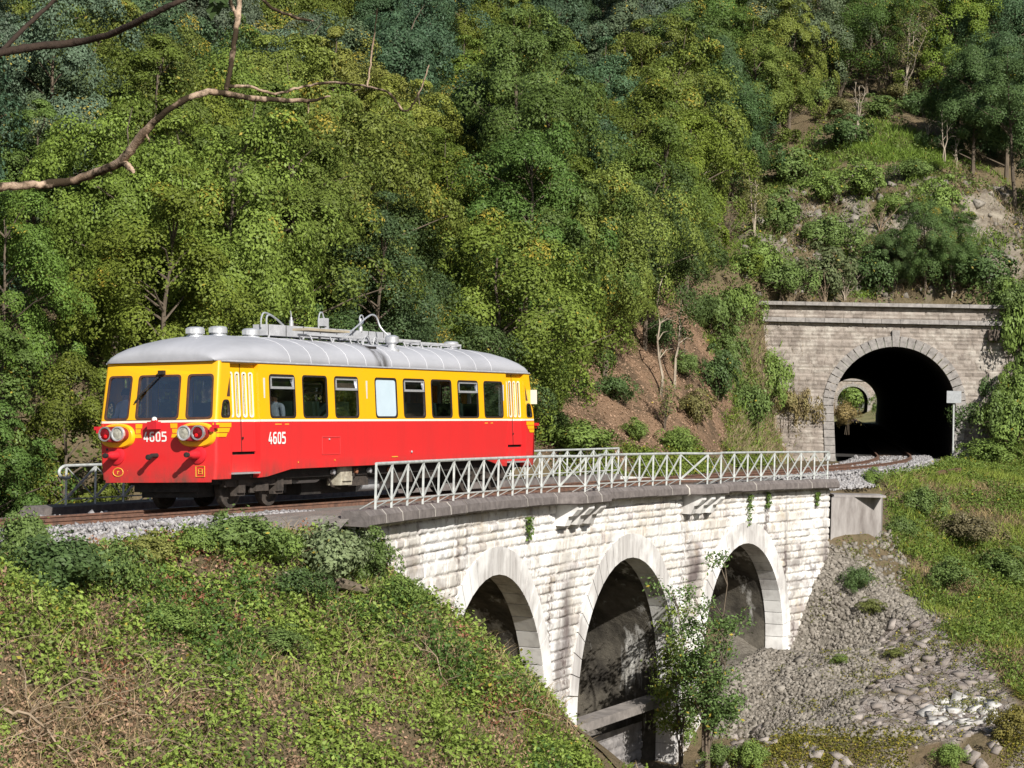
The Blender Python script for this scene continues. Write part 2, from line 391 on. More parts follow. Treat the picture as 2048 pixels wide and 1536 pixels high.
ck = t.math('MAXIMUM', t.rng(vo.outputs['Distance'], .0, .06), t.noise(vm, 2.2, 4, .6, .50, .62)); cs = t.n('SeparateColor'); t.l(vc.outputs['Color'], cs.inputs[0])
sla = t.mix(cs.outputs[0], (.30, .25, .225), (.46, .42, .385)); sla = t.mix(t.math('MULTIPLY', f2, .6), sla, (.22, .18, .155)); sla = t.mix(ck, (.10, .083, .07), sla)
sla = t.mix(t.math('MULTIPLY', t.noise(c, .8, 5, .7, .50, .62), .75), sla, (.17, .135, .075))
s2 = t.mix(t.attr('litter'), soil, lit); s2 = t.mix(t.attr('rock'), s2, rock); s2 = t.mix(t.attr('rubble'), s2, rub); s2 = t.mix(t.attr('slab'), s2, sla)
t.bump(t.math('ADD', t.noise(c, 5, 8, .75, .2, .8), t.math('MULTIPLY', t.math('MULTIPLY', ck, t.attr('slab')), 2.2)), .8, .12)
SOIL = t.fin(s2, .95, .1)
ground_o = quad_mesh('ground', np.c_[XX.ravel(), YY.ravel(), ZZ.ravel()], len(quads), SOIL, idx=quads, smooth=True,
    vattr={'litter': np.where(m_lit, 1., 0).ravel(), 'rock': np.where(m_rock, 1., np.where(m_cliff, .8*(fbm(XX*.7, YY*.7, 3, 31) > .60), 0)).ravel(), 'rubble': np.where(m_rub, 1., 0).ravel(), 'slab': np.where(m_slab, 1., 0).ravel()})
tag(ground_o, kind='structure')

# ------------------------------------------------------------------ masonry
def masonry(name, u0, u1, z0, z1, mapf, hole, course, blen, bulge, res, mat, seed, parent, stain=None):
    rg = np.random.RandomState(seed)
    us = np.arange(u0, u1+res/2, res); zs = np.arange(z0, z1+res/2, res); A, B = np.meshgrid(us, zs)
    ed_ = z0+np.r_[0, np.cumsum(course*(.72+.56*rg.rand(int((z1-z0)/course*1.5)+4)))]; row = np.clip(np.searchsorted(ed_, B+1e-6, side='right')-1, 0, len(ed_)-2); nr = row.max()+1; crs = np.diff(ed_)[row]
    bl = blen*(.8+.5*rg.rand(nr))[row]; off = (rg.rand(nr)*blen)[row]
    s = (A-u0+off)/bl + .18*np.sin(3.1*np.floor((A-u0+off)/bl)+row); blk = np.floor(s).astype(int)
    a = s-blk; b = (B-ed_[row])/crs
    m = np.minimum(np.minimum(a, 1-a)*bl, np.minimum(b, 1-b)*crs)+(fbm(A*9, B*9, 2, seed+3)-.5)*.02
    hb = ((blk*73856093) ^ (row*19349663) ^ seed) & 0xffff; rb = ((hb*2654435761) & 0xffffffff)/4294967295.0
    nz = fbm(A*5, B*5, 4, seed)-.5
    dsp = bulge*sstep(0, .05, m)*(.45+.9*rb) + nz*bulge*.8*sstep(0, .05, m) - .012*(m < .015)
    P = mapf(A.ravel(), dsp.ravel(), B.ravel())
    I = np.arange(A.size).reshape(A.shape); q = np.stack([I[:-1, :-1], I[:-1, 1:], I[1:, 1:], I[1:, :-1]], -1)
    ca = (A[1:, 1:]+A[:-1, :-1])/2; cb = (B[1:, 1:]+B[:-1, :-1])/2
    keep = ~hole(ca, cb)
    o = quad_mesh(name, P, int(keep.sum()), mat, idx=q[keep], parent=None,
        fattr={'tone': rb[:-1, :-1][keep]}, vattr={'joint': (1-sstep(.004, .032, m)).ravel(), 'stain': (stain(A, B) if stain else 0*A).ravel()})
    if parent is not None:
        off = OFF[parent.name]; o.data.transform(Matrix.Translation(-off)); o.parent = parent; OFF[o.name] = off
    return o
t = NT('limestone_ashlar'); c = t.co(); tone = t.attr('tone'); jt = t.attr('joint')
w = t.mix(tone, (.70, .675, .63), (.53, .49, .44)); w = t.mix(t.math('MULTIPLY', t.rng(tone, .80, .9), t.noise(c, .8, 4, .6, .42, .58)), w, (.40, .36, .35)); w = t.mix(t.noise(c, .5, 6, .65, .44, .58), w, (.80, .79, .77))
st = t.noise(t.co((1, 1, .34)), .75, 8, .62, .575, .66); w = t.mix(t.math('MULTIPLY', st, t.noise(c, 7, 4, .6, .38, .58)), w, (.17, .14, .13))
w = t.mix(t.math('MULTIPLY', t.noise(c, 1.3, 6, .7, .55, .68), .5), w, (.50, .40, .27))
w = t.mix(t.math('MULTIPLY', t.noise(c, 4.2, 5, .65, .56, .67), .7), w, (.36, .31, .285))
w = t.mix(t.math('MULTIPLY', jt, t.noise(c, 1.9, 5, .65, .40, .60)), w, (.17, .145, .13))
w = t.mix(t.attr('stain'), w, (.13, .105, .10))
t.bump(t.noise(c, 16, 6, .7, .2, .8), .5, .02); ASHLAR = t.fin(w, .9, .2)
t = NT('dressed_white_stone'); c = t.co()
w = t.mix(t.noise(t.co((1, 1, .12)), 5, 6, .7, .42, .66), (.58, .56, .54), (.37, .35, .335)); w = t.mix(t.noise(c, .6, 5, .6, .45, .6), w, (.80, .79, .77))
t.bump(t.noise(c, 20, 5, .6, .2, .8), .25, .01); DRESSED = t.fin(w, .85, .2)
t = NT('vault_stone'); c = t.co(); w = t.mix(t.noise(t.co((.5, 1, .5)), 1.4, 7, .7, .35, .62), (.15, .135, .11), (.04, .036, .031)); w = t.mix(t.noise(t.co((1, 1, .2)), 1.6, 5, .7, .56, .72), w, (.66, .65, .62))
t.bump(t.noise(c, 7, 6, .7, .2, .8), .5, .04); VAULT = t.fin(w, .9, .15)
COPING = two('weathered_coping', (.20, .175, .165), (.115, .10, .095), 5, .85, .4, .015, spec=.25)
CONC = two('old_concrete', (.36, .335, .32), (.17, .15, .14), 1.6, .9, .5, .03, stretch=(1, 1, .35))

via = thing('viaduct', 'white limestone railway viaduct with three round arches below the red railcar', 'viaduct', tuple(trk(18, 0, -7)))
ARCH = [(9.7, 3.95, -5.64), (19.85, 3.85, -5.75), (29.0, 3.15, -5.12)]
RT = .62
def in_arch(u, z, grow=0.):
    r = np.zeros(np.shape(u), bool)
    for c, R, cz in ARCH: r |= (((u-c)**2+(z-cz)**2 < (R+grow)**2) & (z >= cz)) | ((np.abs(u-c) < R+grow) & (z < cz))
    return r
Cu0, Hh = ctr(10.); Nn = np.array([Hh[1], -Hh[0]])
def wallpos(u, d, z, vf=vq, inset=.33, sgn=1):
    q = O2[None] + u[:, None]*Hh[None] + (vf(u)-inset+sgn*d)[:, None]*Nn[None]
    return np.c_[q, z]
def wallhole(u, z): return in_arch(u, z, RT*.7) | (z > copz(u)-.26)
def wall_stain(A, B):
    s = 0*A
    for (u0_, z0_, du, dz, k_) in ((15.2, -3.3, .35, 1.3, 1.1), (14.6, -4.4, .3, 1.0, .8), (25.2, -2.6, .45, .55, 1.1), (24.7, -3.1, .25, .9, .8), (30.6, -1.2, .12, 1.4, .7), (32.3, -2.4, .10, 2.6, .6), (12.2, -1.0, .2, .7, .6), (22.3, -1.1, .25, .5, .4), (3.8, -1.1, .3, .6, .4), (35.6, -2.5, .25, 2.5, .5), (16.2, -5.6, .3, 1.2, .6), (13.9, -5.8, .25, .9, .6)):
        s = s + k_*np.exp(-((A-u0_)/du)**2-((B-z0_)/dz)**2)
    s = s+.65*((A > 31.2) & (A < 35.6))*np.exp(-((B+3.1)/1.3)**2)*sstep(.48, .62, fbm(A*2.2, B*3.2, 3, 6))
    s = s+.25*sstep(-.75, -.30, B-copz(A))*sstep(.35, .6, fbm(A*1.3, B*2, 3, 8))
    return np.clip(s*(.35+.95*fbm(A*3, B*1.5, 4, 13)), 0, 1)
masonry('face_wall', .2, 35.75, -8.6, .2, wallpos, wallhole, .262, .60, .043, .03, ASHLAR, 5, via, wall_stain)
far_v = lambda u: 0*u + VF
masonry('rear_wall', .2, 35.75, -8.6, .0, lambda u, d, z: wallpos(u, d, z, far_v, -.33, -1), lambda u, z: in_arch(u, z, 0) | (z > -.62-.003*u), .5, 1.2, .04, .12, ASHLAR, 6, via)
for c, R, cz in ARCH:
    m = MB(); th = np.linspace(-.0, math.pi, 34)                      # dressed ring on the face
    na = 25
    for k in range(na):
        a0, a1 = math.pi*k/na + .0034, math.pi*(k+1)/na - .0034; ring = []
        for a in (a0, a1):
            for r in (R-.03, R+RT*(1.0 if a > .9 and a < 2.25 else .92)):
                uu = np.array([c + r*math.cos(a)]); zz = np.array([cz + r*math.sin(a)])
                for dd in (.075, -.5): ring.append(wallpos(uu, dd, zz)[0])
        m.add(ring, [(0,2,3,1),(4,5,7,6),(0,1,5,4),(2,6,7,3),(0,4,6,2),(1,3,7,5)])
    zb = cz
    for k in range(9):                                              # dressed pier edges below the springing
        z1_, z0_ = cz-.43*k-.006, cz-.43*(k+1)+.006
        for sg in (-1, 1):
            ln = .62 if k % 2 else .42; ua, ub = c+sg*(R-.03), c+sg*(R+ln); ring = []
            for uu in (ua, ub):
                for zz in (z0_, z1_):
                    for dd in (.07, -.5): ring.append(wallpos(np.array([uu]), dd, np.array([zz]))[0])
            m.add(ring, [(0,2,3,1),(4,5,7,6),(0,1,5,4),(2,6,7,3),(0,4,6,2),(1,3,7,5)])
    m.build('arch_ring', DRESSED, via)
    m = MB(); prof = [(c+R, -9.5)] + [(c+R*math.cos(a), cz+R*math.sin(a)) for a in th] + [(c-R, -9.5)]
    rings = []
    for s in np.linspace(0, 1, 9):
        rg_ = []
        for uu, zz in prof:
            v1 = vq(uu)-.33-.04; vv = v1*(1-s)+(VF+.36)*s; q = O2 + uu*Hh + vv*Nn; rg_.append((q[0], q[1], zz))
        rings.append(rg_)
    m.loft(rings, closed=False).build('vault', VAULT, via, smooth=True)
m = MB()                                                              # beams tying the piers under the middle arch
for zt, dv in ((-6.12, -.5), (-6.12, -4.2)):
    c, R, cz = ARCH[1]; ring = []
    for uu in (c-R, c+R):
        for vv in (vq(uu)+dv, vq(uu)+dv-.6):
            for zz in (zt, zt-.24): q = O2+uu*Hh+vv*Nn; ring.append((q[0], q[1], zz))
    m.add(ring, [(0,2,3,1),(4,5,7,6),(0,1,5,4),(2,6,7,3),(0,4,6,2),(1,3,7,5)])
m.build('tie_beam', two('dark_concrete', (.30, .27, .25), (.16, .145, .135), 2, .9, .4), via)
c, R, cz = ARCH[1]
masonry('sill_wall', c-R, c+R, -8.9, -6.9, lambda u, d, z: wallpos(u, d, z, vq, 1.3), lambda u, z: z > 99, .34, .7, .05, .05, two('damp_stone', (.36, .34, .33), (.17, .16, .16), 2, .8, .4), 9, via)
# coping with two refuges bulging out over the piers
def refuge(u):
    b = 0
    for a, e in ((14.0, 16.5), (23.8, 26.0)): b = max(b, min(1, max(0, (u-a+.35)/.35))*min(1, max(0, (e+.35-u)/.35)))
    return b*.42
def edgev(u): return vq(u) + refuge(u)
m = MB(); uu = 0.0
prof = [(-.62, -.02), (-.10, -.0), (.0, -.10), (.02, -.27), (-.04, -.31), (-.62, -.31)]
def cop_ring(u, ev, zc, sg): 
    r = []
    for dv, dz in prof: q = O2 + u*Hh + (ev+sg*dv)*Nn; r.append((q[0], q[1], zc+dz))
    return r
rs = random.Random(4)
cuts = [0.]
while cuts[-1] < 35.4: cuts.append(cuts[-1] + 1.12)
for a, b in zip(cuts[:-1], cuts[1:]):
    ds = rs.uniform(-.012, .012)
    sub = np.linspace(a+.012, b-.012, 4)
    m.loft([cop_ring(x, edgev(x)+ds, copz(x)+ds, 1) for x in sub], caps=True)
m.build('coping', COPING, via)
m = MB()
PALEM = two('pale_mortar', (.55, .52, .47), (.40, .37, .33), 5, .9, .2)
for a in cuts[1:-1]: m = MB(); m.loft([cop_ring(x, edgev(x)-.006, copz(x)-.006, 1) for x in (a-.018, a+.018)], caps=True); m.build('mortar_joint', PALEM, via)
m = MB()
for k in range(26): a = 2.2+k*1.3; m.loft([cop_ring(x, VF, -.17-.0034*x, -1) for x in (a+.008, a+1.292)], caps=True)
m.build('far_coping', COPING, via)
for a, e in ((14.0, 16.5), (23.8, 26.0)):                           # brackets under the refuges
    for x in (a+.35, (a+e)/2, e-.35):
        m = MB(); pr = [(-.4, -.30), (.36, -.30), (.36, -.44), (.22, -.60), (.12, -.62), (.02, -.86), (-.4, -.86)]
        rr = []
        for du in (-.17, .17):
            r = []
            for dv, dz in pr: q = O2+(x+du)*Hh+(vq(x)-.06+dv)*Nn; r.append((q[0], q[1], copz(x)+dz))
            rr.append(r)
        m.loft(rr, caps=True).build('bracket', DRESSED, via)
m = MB(); rr = []
for x in np.r_[-1.0, np.linspace(.2, 35.8, 37)]: rr.append([tuple(np.r_[O2+x*Hh+vv*Nn, zz]) for vv, zz in ((vq(x)-.45, copz(x)-.12-.35*(x < 0)), (VF+.45, -.36-.0034*x))])
m.loft(rr, closed=False).build('deck', two('deck_gravel', (.26, .235, .21), (.15, .135, .12), 3, .95, .6, .04), via)
for u_ in (.2, 35.75):
    m = MB(); a = O2+u_*Hh+(vq(u_)-.36)*Nn; b = O2+u_*Hh+(VF+.36)*Nn; m.add([(a[0], a[1], copz(u_)-.2), (b[0], b[1], -.37), (b[0], b[1], -8.6), (a[0], a[1], -8.6)], [(0, 1, 2, 3)]); m.build('end_wall', ASHLAR, via)
# ------------------------------------------------------------------ railings
GALV = two('pale_steel', (.56, .58, .56), (.36, .38, .37), 6, .55, .15, .005, spec=.4, metal=.15)
def railing(label, us, vfun, zfun, curl):
    r = thing('railing', label, 'railing', tuple(np.r_[O2+us[0]*Hh+vfun(us[0])*Nn, zfun(us[0])]), group='steel lattice railings along the viaduct')
    P = lambda u, z, dv=0: np.r_[O2+u*Hh+(vfun(u)+dv)*Nn, zfun(u)+z]
    for u in us:
        m = MB(); m.beam(P(u, -.03), P(u, .88), .032, .045); m.beam(P(u, .17, 0), P(u, -.02, -.34), .025, .02); m.build('post', GALV, r)
    m = MB(); m.tube([P(u, .88) for u in us], .033, 8)
    e = us[-1]
    ring = []
    for k in range(15):
        a = math.pi/2 - math.pi*k/14*1.15; ring.append(P(e+.0+.13*math.cos(a),   .75+.13*math.sin(a)))
    if 1 in curl: m.tube(ring, .034, 8)
    e = us[0]; ring = []
    for k in range(15):
        a = math.pi/2 + math.pi*k/14*1.15; ring.append(P(e+.14*math.cos(a)*2., .74+.14*math.sin(a)))
    if 0 in curl: m.tube(ring, .034, 8)
    m.build('handrail', GALV, r, smooth=True)
    m = MB()
    for a, b in zip(us[:-1], us[1:]): m.beam(P(a, .14), P(b, .14), .045, .028)
    m.build('bottom_rail', GALV, r)
    for a, b in zip(us[:-1], us[1:]):
        m = MB(); m.beam(P(a, .15, .012), P(b, .86, .012), .012, .06); m.beam(P(a, .86, -.012), P(b, .15, -.012), .012, .026)
        m.build('cross_brace', GALV, r)
us = list(np.linspace(.85, 35.2, 33))
railing('pale steel lattice railing along the near coping between camera and railcar', us, lambda u: edgev(u)-.16, copz, (1,))
railing('pale steel lattice railing on the far side of the viaduct, partly hidden behind the railcar', list(np.linspace(3.4, 36.2, 30)), lambda u: -4.55, lambda u: -.19-.0034*u, (0,))

# ------------------------------------------------------------------ track and ballast
BALL = two('ballast_gravel', (.34, .325, .32), (.17, .155, .15), 14, .95, .9, .06)
def bal_sec(u, w1=1.75, w2=2.35):
    t_ = math.tan(CANT)
    return [trk(u, -w2-.3, -.44), trk(u, -w1, -.17-w1*t_), trk(u, -.75, -.15-.75*t_), trk(u, 0, -.15), trk(u, .75, -.15+.75*t_), trk(u, w1-.2, -.17+w1*t_), trk(u, w2, -.46)]
m = MB(); m.loft([bal_sec(u) for u in np.arange(-36, 1.6, .6)], closed=False)
m.loft([bal_sec(u, 1.6, 2.2) for u in np.arange(1.0, 36.6, .7)], closed=False)
m.loft([bal_sec(u, *((1.6, 2.0) if u < 43 else (1.75, 2.35))) for u in np.arange(36, 120, .7)], closed=False)
bal = m.build('ballast', BALL); tag(bal, kind='structure')
RUST = two('rusty_rail', (.20, .105, .07), (.10, .06, .045), 6, .7, .2, .005, spec=.4)
WOODS = two('creosoted_timber', (.135, .095, .07), (.06, .045, .038), 5, .9, .5, .02, stretch=(1, 1, 1))
track = thing('railway_track', 'rusty single railway track on dark sleepers, running under the railcar into the tunnel', 'railway track', tuple(trk(18, 0, -.2)))
t_ = math.tan(CANT)
for sg in (-1, 1):
    m = MB(); rs_ = []
    for u in list(np.arange(-36, 120, .7)) + list(np.arange(122, 300, 8)):
        r = []
        for a, b in ((-.035, 0), (.035, 0), (.035, -.035), (.012, -.05), (.012, -.115), (.065, -.13), (.065, -.14), (-.065, -.14), (-.065, -.13), (-.012, -.115), (-.012, -.05), (-.035, -.035)):
            v = sg*.7525+a; r.append(trk(u, v, b + v*t_))
        rs_.append(r)
    m.loft(rs_, caps=True).build('rail', RUST, track)
su = np.arange(-14, 74, .72); rsl = random.Random(8); rest = MB()
for k, u in enumerate(su):
    m = MB() if k < 100 else rest
    c, h = ctr(u); n_ = np.array([h[1], -h[0]]); L = 2.5+rsl.uniform(-.06, .06)
    z = railz(u)-.14-.07+.02*rsl.uniform(-1, 1); a = c-n_*L/2; b = c+n_*L/2; sh = rsl.uniform(-.05, .05)
    m.beam((a[0], a[1], z-L/2*t_), (b[0]+h[0]*sh, b[1]+h[1]*sh, z+L/2*t_), .24, .15)
    if k < 100: m.build('sleeper', WOODS, track)
for u in np.arange(74, 300, 1.4):
    c, h = ctr(u); n_ = np.array([h[1], -h[0]]); z = railz(u)-.2; a = c-n_*1.25; b = c+n_*1.25; rest.beam((a[0], a[1], z-.05), (b[0], b[1], z+.05), .24, .14)
o = rest.build('sleeper', WOODS, track); o['kind'] = 'stuff'

# ------------------------------------------------------------------ tunnel
t = NT('tunnel_masonry'); c = t.co(); w = t.mix(t.attr('tone'), (.385, .335, .295), (.20, .17, .148)); w = t.mix(t.noise(c, 1.2, 6, .7, .48, .66), w, (.48, .44, .39))
w = t.mix(t.math('MULTIPLY', t.noise(t.co((1, 1, .3)), 1.0, 6, .7, .56, .72), .7), w, (.10, .085, .075)); w = t.mix(t.math('MULTIPLY', t.attr('joint'), .5), w, (.20, .17, .14))
t.bump(t.noise(c, 14, 6, .7, .2, .8), .5, .03); TMAS = t.fin(w, .9, .2)
GREYST = two('grey_voussoir', (.36, .335, .315), (.20, .185, .175), 4, .85, .4, .02)
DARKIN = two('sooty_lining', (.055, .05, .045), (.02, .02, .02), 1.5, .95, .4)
TR, TCZ = 2.87, 2.25       # bore radius and centre height above rail
def tunnel_portal(label, base, hd, n, zr, wall, lx0, lx1, seed, full=True):
    th_ = thing('tunnel_portal', label, 'tunnel portal', (base[0], base[1], zr), group='stone tunnel portals')
    X = lambda l, d, z: np.r_[base + l*n - d*hd, zr+z]
    def bore(l, z, g=0): return ((l**2+(z-TCZ)**2 < (TR+g)**2) & (z >= TCZ)) | ((np.abs(l) < TR+g-.06*(TCZ-z)) & (z < TCZ))
    mp = lambda a, d, b: np.c_[base[None] + a[:, None]*n[None] - d[:, None]*hd[None], zr+b]
    masonry('wall', lx0, lx1, -.8, 6.2, mp, lambda l, z: bore(l, z, .3), .17, .36, .04, .055 if full else .2, TMAS, seed, th_)
    masonry('parapet', lx0-1, lx1+2.2, 6.42, 7.0, mp, lambda l, z: z > 99, .2, .5, .03, .055 if full else .2, TMAS, seed+1, th_)
    m = MB(); ang = math.atan2(n[1], n[0]); Rz = np.array([[math.cos(ang), -math.sin(ang), 0], [math.sin(ang), math.cos(ang), 0], [0, 0, 1]])
    for a in np.arange(lx0-.4, lx1+.3, .9): m.box(X(a+.45, .02, 6.31), (.885, .5, .21), Rz)
    m.build('string_course', GREYST, th_)
    m = MB()
    for a in np.arange(lx0-1.2, lx1+2.4, 1.1): m.box(X(a+.55, .0, 7.09), (1.085, .62, .17), Rz)
    m.build('coping', GREYST, th_)
    m = MB(); nv = 27
    for k in range(nv):
        a0, a1 = math.pi*k/nv+.007, math.pi*(k+1)/nv-.007; key = k == nv//2; ro = TR+(.78 if key else .5); d1 = .16 if key else .09; r = []
        for a in (a0, a1):
            for rr_ in (TR, ro):
                for dd in (d1, -.6): r.append(X(rr_*math.cos(a), dd, TCZ+rr_*math.sin(a)))
        m.add(r, [(0,2,3,1),(4,5,7,6),(0,1,5,4),(2,6,7,3),(0,4,6,2),(1,3,7,5)])
    for k in range(7):
        for sg in (-1, 1):
            z1_, z0_ = TCZ-.38*k-.012, TCZ-.38*(k+1)+.012; r = []
            for zz in (z0_, z1_):
                li = TR-.06*(TCZ-zz)
                for l in (sg*li, sg*(li+.5)):
                    for dd in (.09, -.6): r.append(X(l, dd, zz))
            m.add(r, [(0,2,3,1),(4,5,7,6),(0,1,5,4),(2,6,7,3),(0,4,6,2),(1,3,7,5)])
    m.build('arch_ring', GREYST, th_)
    m = MB()
    for a in np.linspace(0, 1, 1): pass
    return th_, X
zr0 = float(railz(U_PORT))
por, PX = tunnel_portal('weathered stone tunnel portal with grey arch ring at the right, past the viaduct', PC, PH, PN, zr0, None, -7.5, 7.5, 21)
m = MB(); m.box(PX(4.55, .18, 5.75), (.5, .35, .5)); m.build('stone_bracket', two('dark_bracket', (.14, .11, .09), (.07, .055, .045), 5, .9, .3), por)
m = MB(); rr = []
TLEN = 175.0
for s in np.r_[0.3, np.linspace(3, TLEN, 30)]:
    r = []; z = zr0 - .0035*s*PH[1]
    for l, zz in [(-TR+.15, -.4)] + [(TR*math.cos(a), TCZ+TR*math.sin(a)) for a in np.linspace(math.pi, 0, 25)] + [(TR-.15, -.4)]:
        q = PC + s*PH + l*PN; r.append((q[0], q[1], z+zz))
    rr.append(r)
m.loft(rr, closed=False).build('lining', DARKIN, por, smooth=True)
m = MB(); rr = []
for s in (0., 40, 100, TLEN-1):
    z = zr0 - .0035*s*PH[1]; rr.append([tuple(np.r_[PC+s*PH+l*PN, z-.17]) for l in (-2.9, 2.9)])
tag(m.loft(rr, closed=False).build('tunnel_floor', DARKIN), kind='structure')
# the cutting beyond the tunnel and the next portal
E0 = PC + TLEN*PH; zE = zr0 - .0035*TLEN*PH[1]
m = MB(); rr = []
for s in np.linspace(-2, 260, 40):
    z = zE-.0035*s; r = []
    for l, dz in ((-60, 26), (-25, 12), (-8, 1.2), (-4, -.1), (-2.2, -.25), (2.2, -.25), (4, -.1), (8, 1.5), (25, 13), (60, 28)):
        q = E0+s*PH+l*PN; k = 1.0 if 6 < s < 167 or abs(l) < 6 else 1.6
        r.append((q[0]+.4*math.sin(s*.3), q[1], z+dz*k+(.5*math.sin(s*.9+l) if abs(l) > 4 else 0)))
    rr.append(r)
CUTG = two('cutting_grass', (.16, .17, .05), (.30, .25, .13), .5, .95, .8, .2)
tag(m.loft(rr, closed=False).build('cutting', CUTG, smooth=True), kind='structure')
B2 = E0 + 168*PH + 1.9*PN; z2 = zE-.0035*168
p2_, X2 = tunnel_portal('distant pale tunnel portal seen through the dark tunnel bore', B2, PH, PN, z2, None, -6, 6, 41, False)
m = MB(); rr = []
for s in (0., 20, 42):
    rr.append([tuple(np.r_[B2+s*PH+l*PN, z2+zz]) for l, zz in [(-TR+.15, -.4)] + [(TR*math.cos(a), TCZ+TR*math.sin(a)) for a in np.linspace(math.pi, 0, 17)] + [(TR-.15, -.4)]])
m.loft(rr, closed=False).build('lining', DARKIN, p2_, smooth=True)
# concrete block at the viaduct's end, sign by the portal, loose rail
blk = thing('concrete_block', 'grey streaked concrete abutment block right of the viaduct end', 'abutment', tuple(at(1712, 1110, 80.2)))
a = at(1663, 995, 79.6); b = at(1763, 997, 81.2); zb = at(1663, 1100, 79.6)[2]
m = MB(); dv = np.array([.25, 1.3]); V = [(a[0], a[1], a[2]), (b[0], b[1], a[2]), (b[0]+dv[0], b[1]+dv[1], a[2]), (a[0]+dv[0], a[1]+dv[1], a[2]), (a[0], a[1], zb), (b[0], b[1], zb+.35), (b[0]+dv[0], b[1]+dv[1], zb+.3), (a[0]+dv[0], a[1]+dv[1], zb)]
m.add(V, [(0,1,2,3),(4,7,6,5),(0,4,5,1),(1,5,6,2),(2,6,7,3),(3,7,4,0)]); m.build('block', CONC, blk)
m = MB(); cx = (a+b)/2; m.box((cx[0]+.1, cx[1]+.6, a[2]+.035), (1.74, 1.36, .07)); m.build('cap_slab', CONC, blk)
m = MB(); m.box((a[0]+.3, a[1]+.5, zb-.15), (.7, .5, .3)); m.build('footing', CONC, blk)
sg_ = at(1906, 905, 112.3); top = at(1908, 785, 112.3)
sgn = thing('trackside_sign', 'small blank white sign on a post right of the tunnel mouth', 'sign', tuple(sg_))
WHITEP = two('white_sign_paint', (.36, .375, .39), (.28, .29, .30), 8, .6, .1)
m = MB(); m.tube([sg_-np.array([0, 0, .4]), (top[0], top[1]+.03, top[2])], .045, 8); m.build('post', GALV, sgn)
q = at(1908, 794, 112.2); m = MB(); m.box(q, (.68, .03, .56)); m.build('panel', WHITEP, sgn)
m = MB(); a = trk(52, 3.1, -.25); b = trk(56.5, 3.4, -.22); m.beam(a, b, .12, .14)
tag(m.build('loose_rail', RUST), 'short rusty rail lying in the grass beside the track near the tunnel', 'rail')
# ------------------------------------------------------------------ the railcar (local frame: x = -t, t metres behind the front; y towards the camera; z above rail)
LEN = 15.7
rc = thing('railcar', 'red and yellow diesel railcar with grey domed roof standing on the viaduct', 'railcar', (O2[0], O2[1], float(railz(0.))+.01), (CANT, -.0032, math.atan2(-Hh[1], -Hh[0])))
def paint(name, col, dark, rough=.38, coat=.25):
    t = NT(name); c = t.co(); f = t.noise(t.co((1, 1, .3)), 1.3, 5, .6, .45, .75); w = t.mix(t.math('MULTIPLY', f, .35), col, dark)
    w = t.mix(t.math('MULTIPLY', t.noise(c, 7, 5, .7, .6, .8), .3), w, dark); sz = t.n('SeparateXYZ'); tcx = t.n('TexCoord'); t.l(tcx.outputs['Object'], sz.inputs[0])
    w = t.mix(t.math('MULTIPLY', t.rng(sz.outputs[2], 1.0, .62), t.noise(t.co((1.5, 1, .5)), 2.5, 6, .7, .35, .7)), w, (.16, .06, .045)) if 'red' in name else w
    w = t.mix(t.math('MULTIPLY', t.noise(t.co((4, 1, .12)), 3, 5, .6, .58, .74), .30), w, dark); t.bump(t.noise(c, 1.1, 2, .5, .2, .8), .05, .02)
    m = t.fin(w, rough, .4); t.b.inputs['Coat Weight'].default_value = coat; t.b.inputs['Coat Roughness'].default_value = .15; return m
RED = paint('red_paint', (.66, .026, .028), (.50, .03, .03)); YEL = paint('yellow_paint', (.83, .43, .006), (.72, .36, .03)); CREAM = paint('cream_paint', (.80, .77, .66), (.66, .62, .52))
t = NT('livery'); c = t.n('TexCoord'); s_ = t.n('SeparateXYZ'); t.l(c.outputs['Object'], s_.inputs[0]); z = s_.outputs[2]
w = t.mix(t.math('GREATER_THAN', z, 1.755), (.64, .026, .028), (.80, .77, .66)); w = t.mix(t.math('GREATER_THAN', z, 1.80), w, (.83, .43, .006)); LIV = t.fin(w, .4, .4)
t = NT('roof_paint'); c = t.co(); w = t.mix(t.noise(t.co((.3, 1, 1)), 1.5, 6, .65, .4, .7), (.39, .395, .425), (.31, .315, .34))
s_ = t.n('SeparateXYZ'); cc = t.n('TexCoord'); t.l(cc.outputs['Object'], s_.inputs[0])
g = t.math('SUBTRACT', 1.0, t.math('MULTIPLY', t.math('ABSOLUTE', t.math('ADD', s_.outputs[0], 7.25)), 2.6)); g = t.math('MULTIPLY', t.rng(g, 0, .7), t.noise(t.co((3, 1, .8)), 2.2, 6, .7, .38, .6))
w = t.mix(t.math('MULTIPLY', g, .95), w, (.05, .045, .04)); ROOF = t.fin(w, .55, .35)
DARKG = two('black_grime_and_shade', (.035, .03, .027), (.015, .014, .013), 5, .8, .3); BLACKR = two('black_rubber', (.03, .022, .02), (.02, .015, .014), 5, .6, 0)  # black for grimy parts and for the added underfloor shade boxes
ALU = two('dull_aluminium', (.72, .73, .75), (.58, .59, .61), 8, .35, 0, metal=.6, spec=.5); GREYM = two('grey_metal', (.45, .455, .47), (.33, .335, .35), 5, .5, .1)
RUBF = two('brown_rubber', (.10, .045, .03), (.06, .03, .022), 6, .6, 0)
INT = two('interior_panel', (.55, .58, .60), (.46, .49, .52), 4, .6, 0); SEAT = two('dark_green_seat', (.05, .09, .07), (.03, .055, .045), 6, .7, .1); POLE = two('yellow_pole', (.75, .55, .06), (.7, .5, .05), 4, .4, 0)
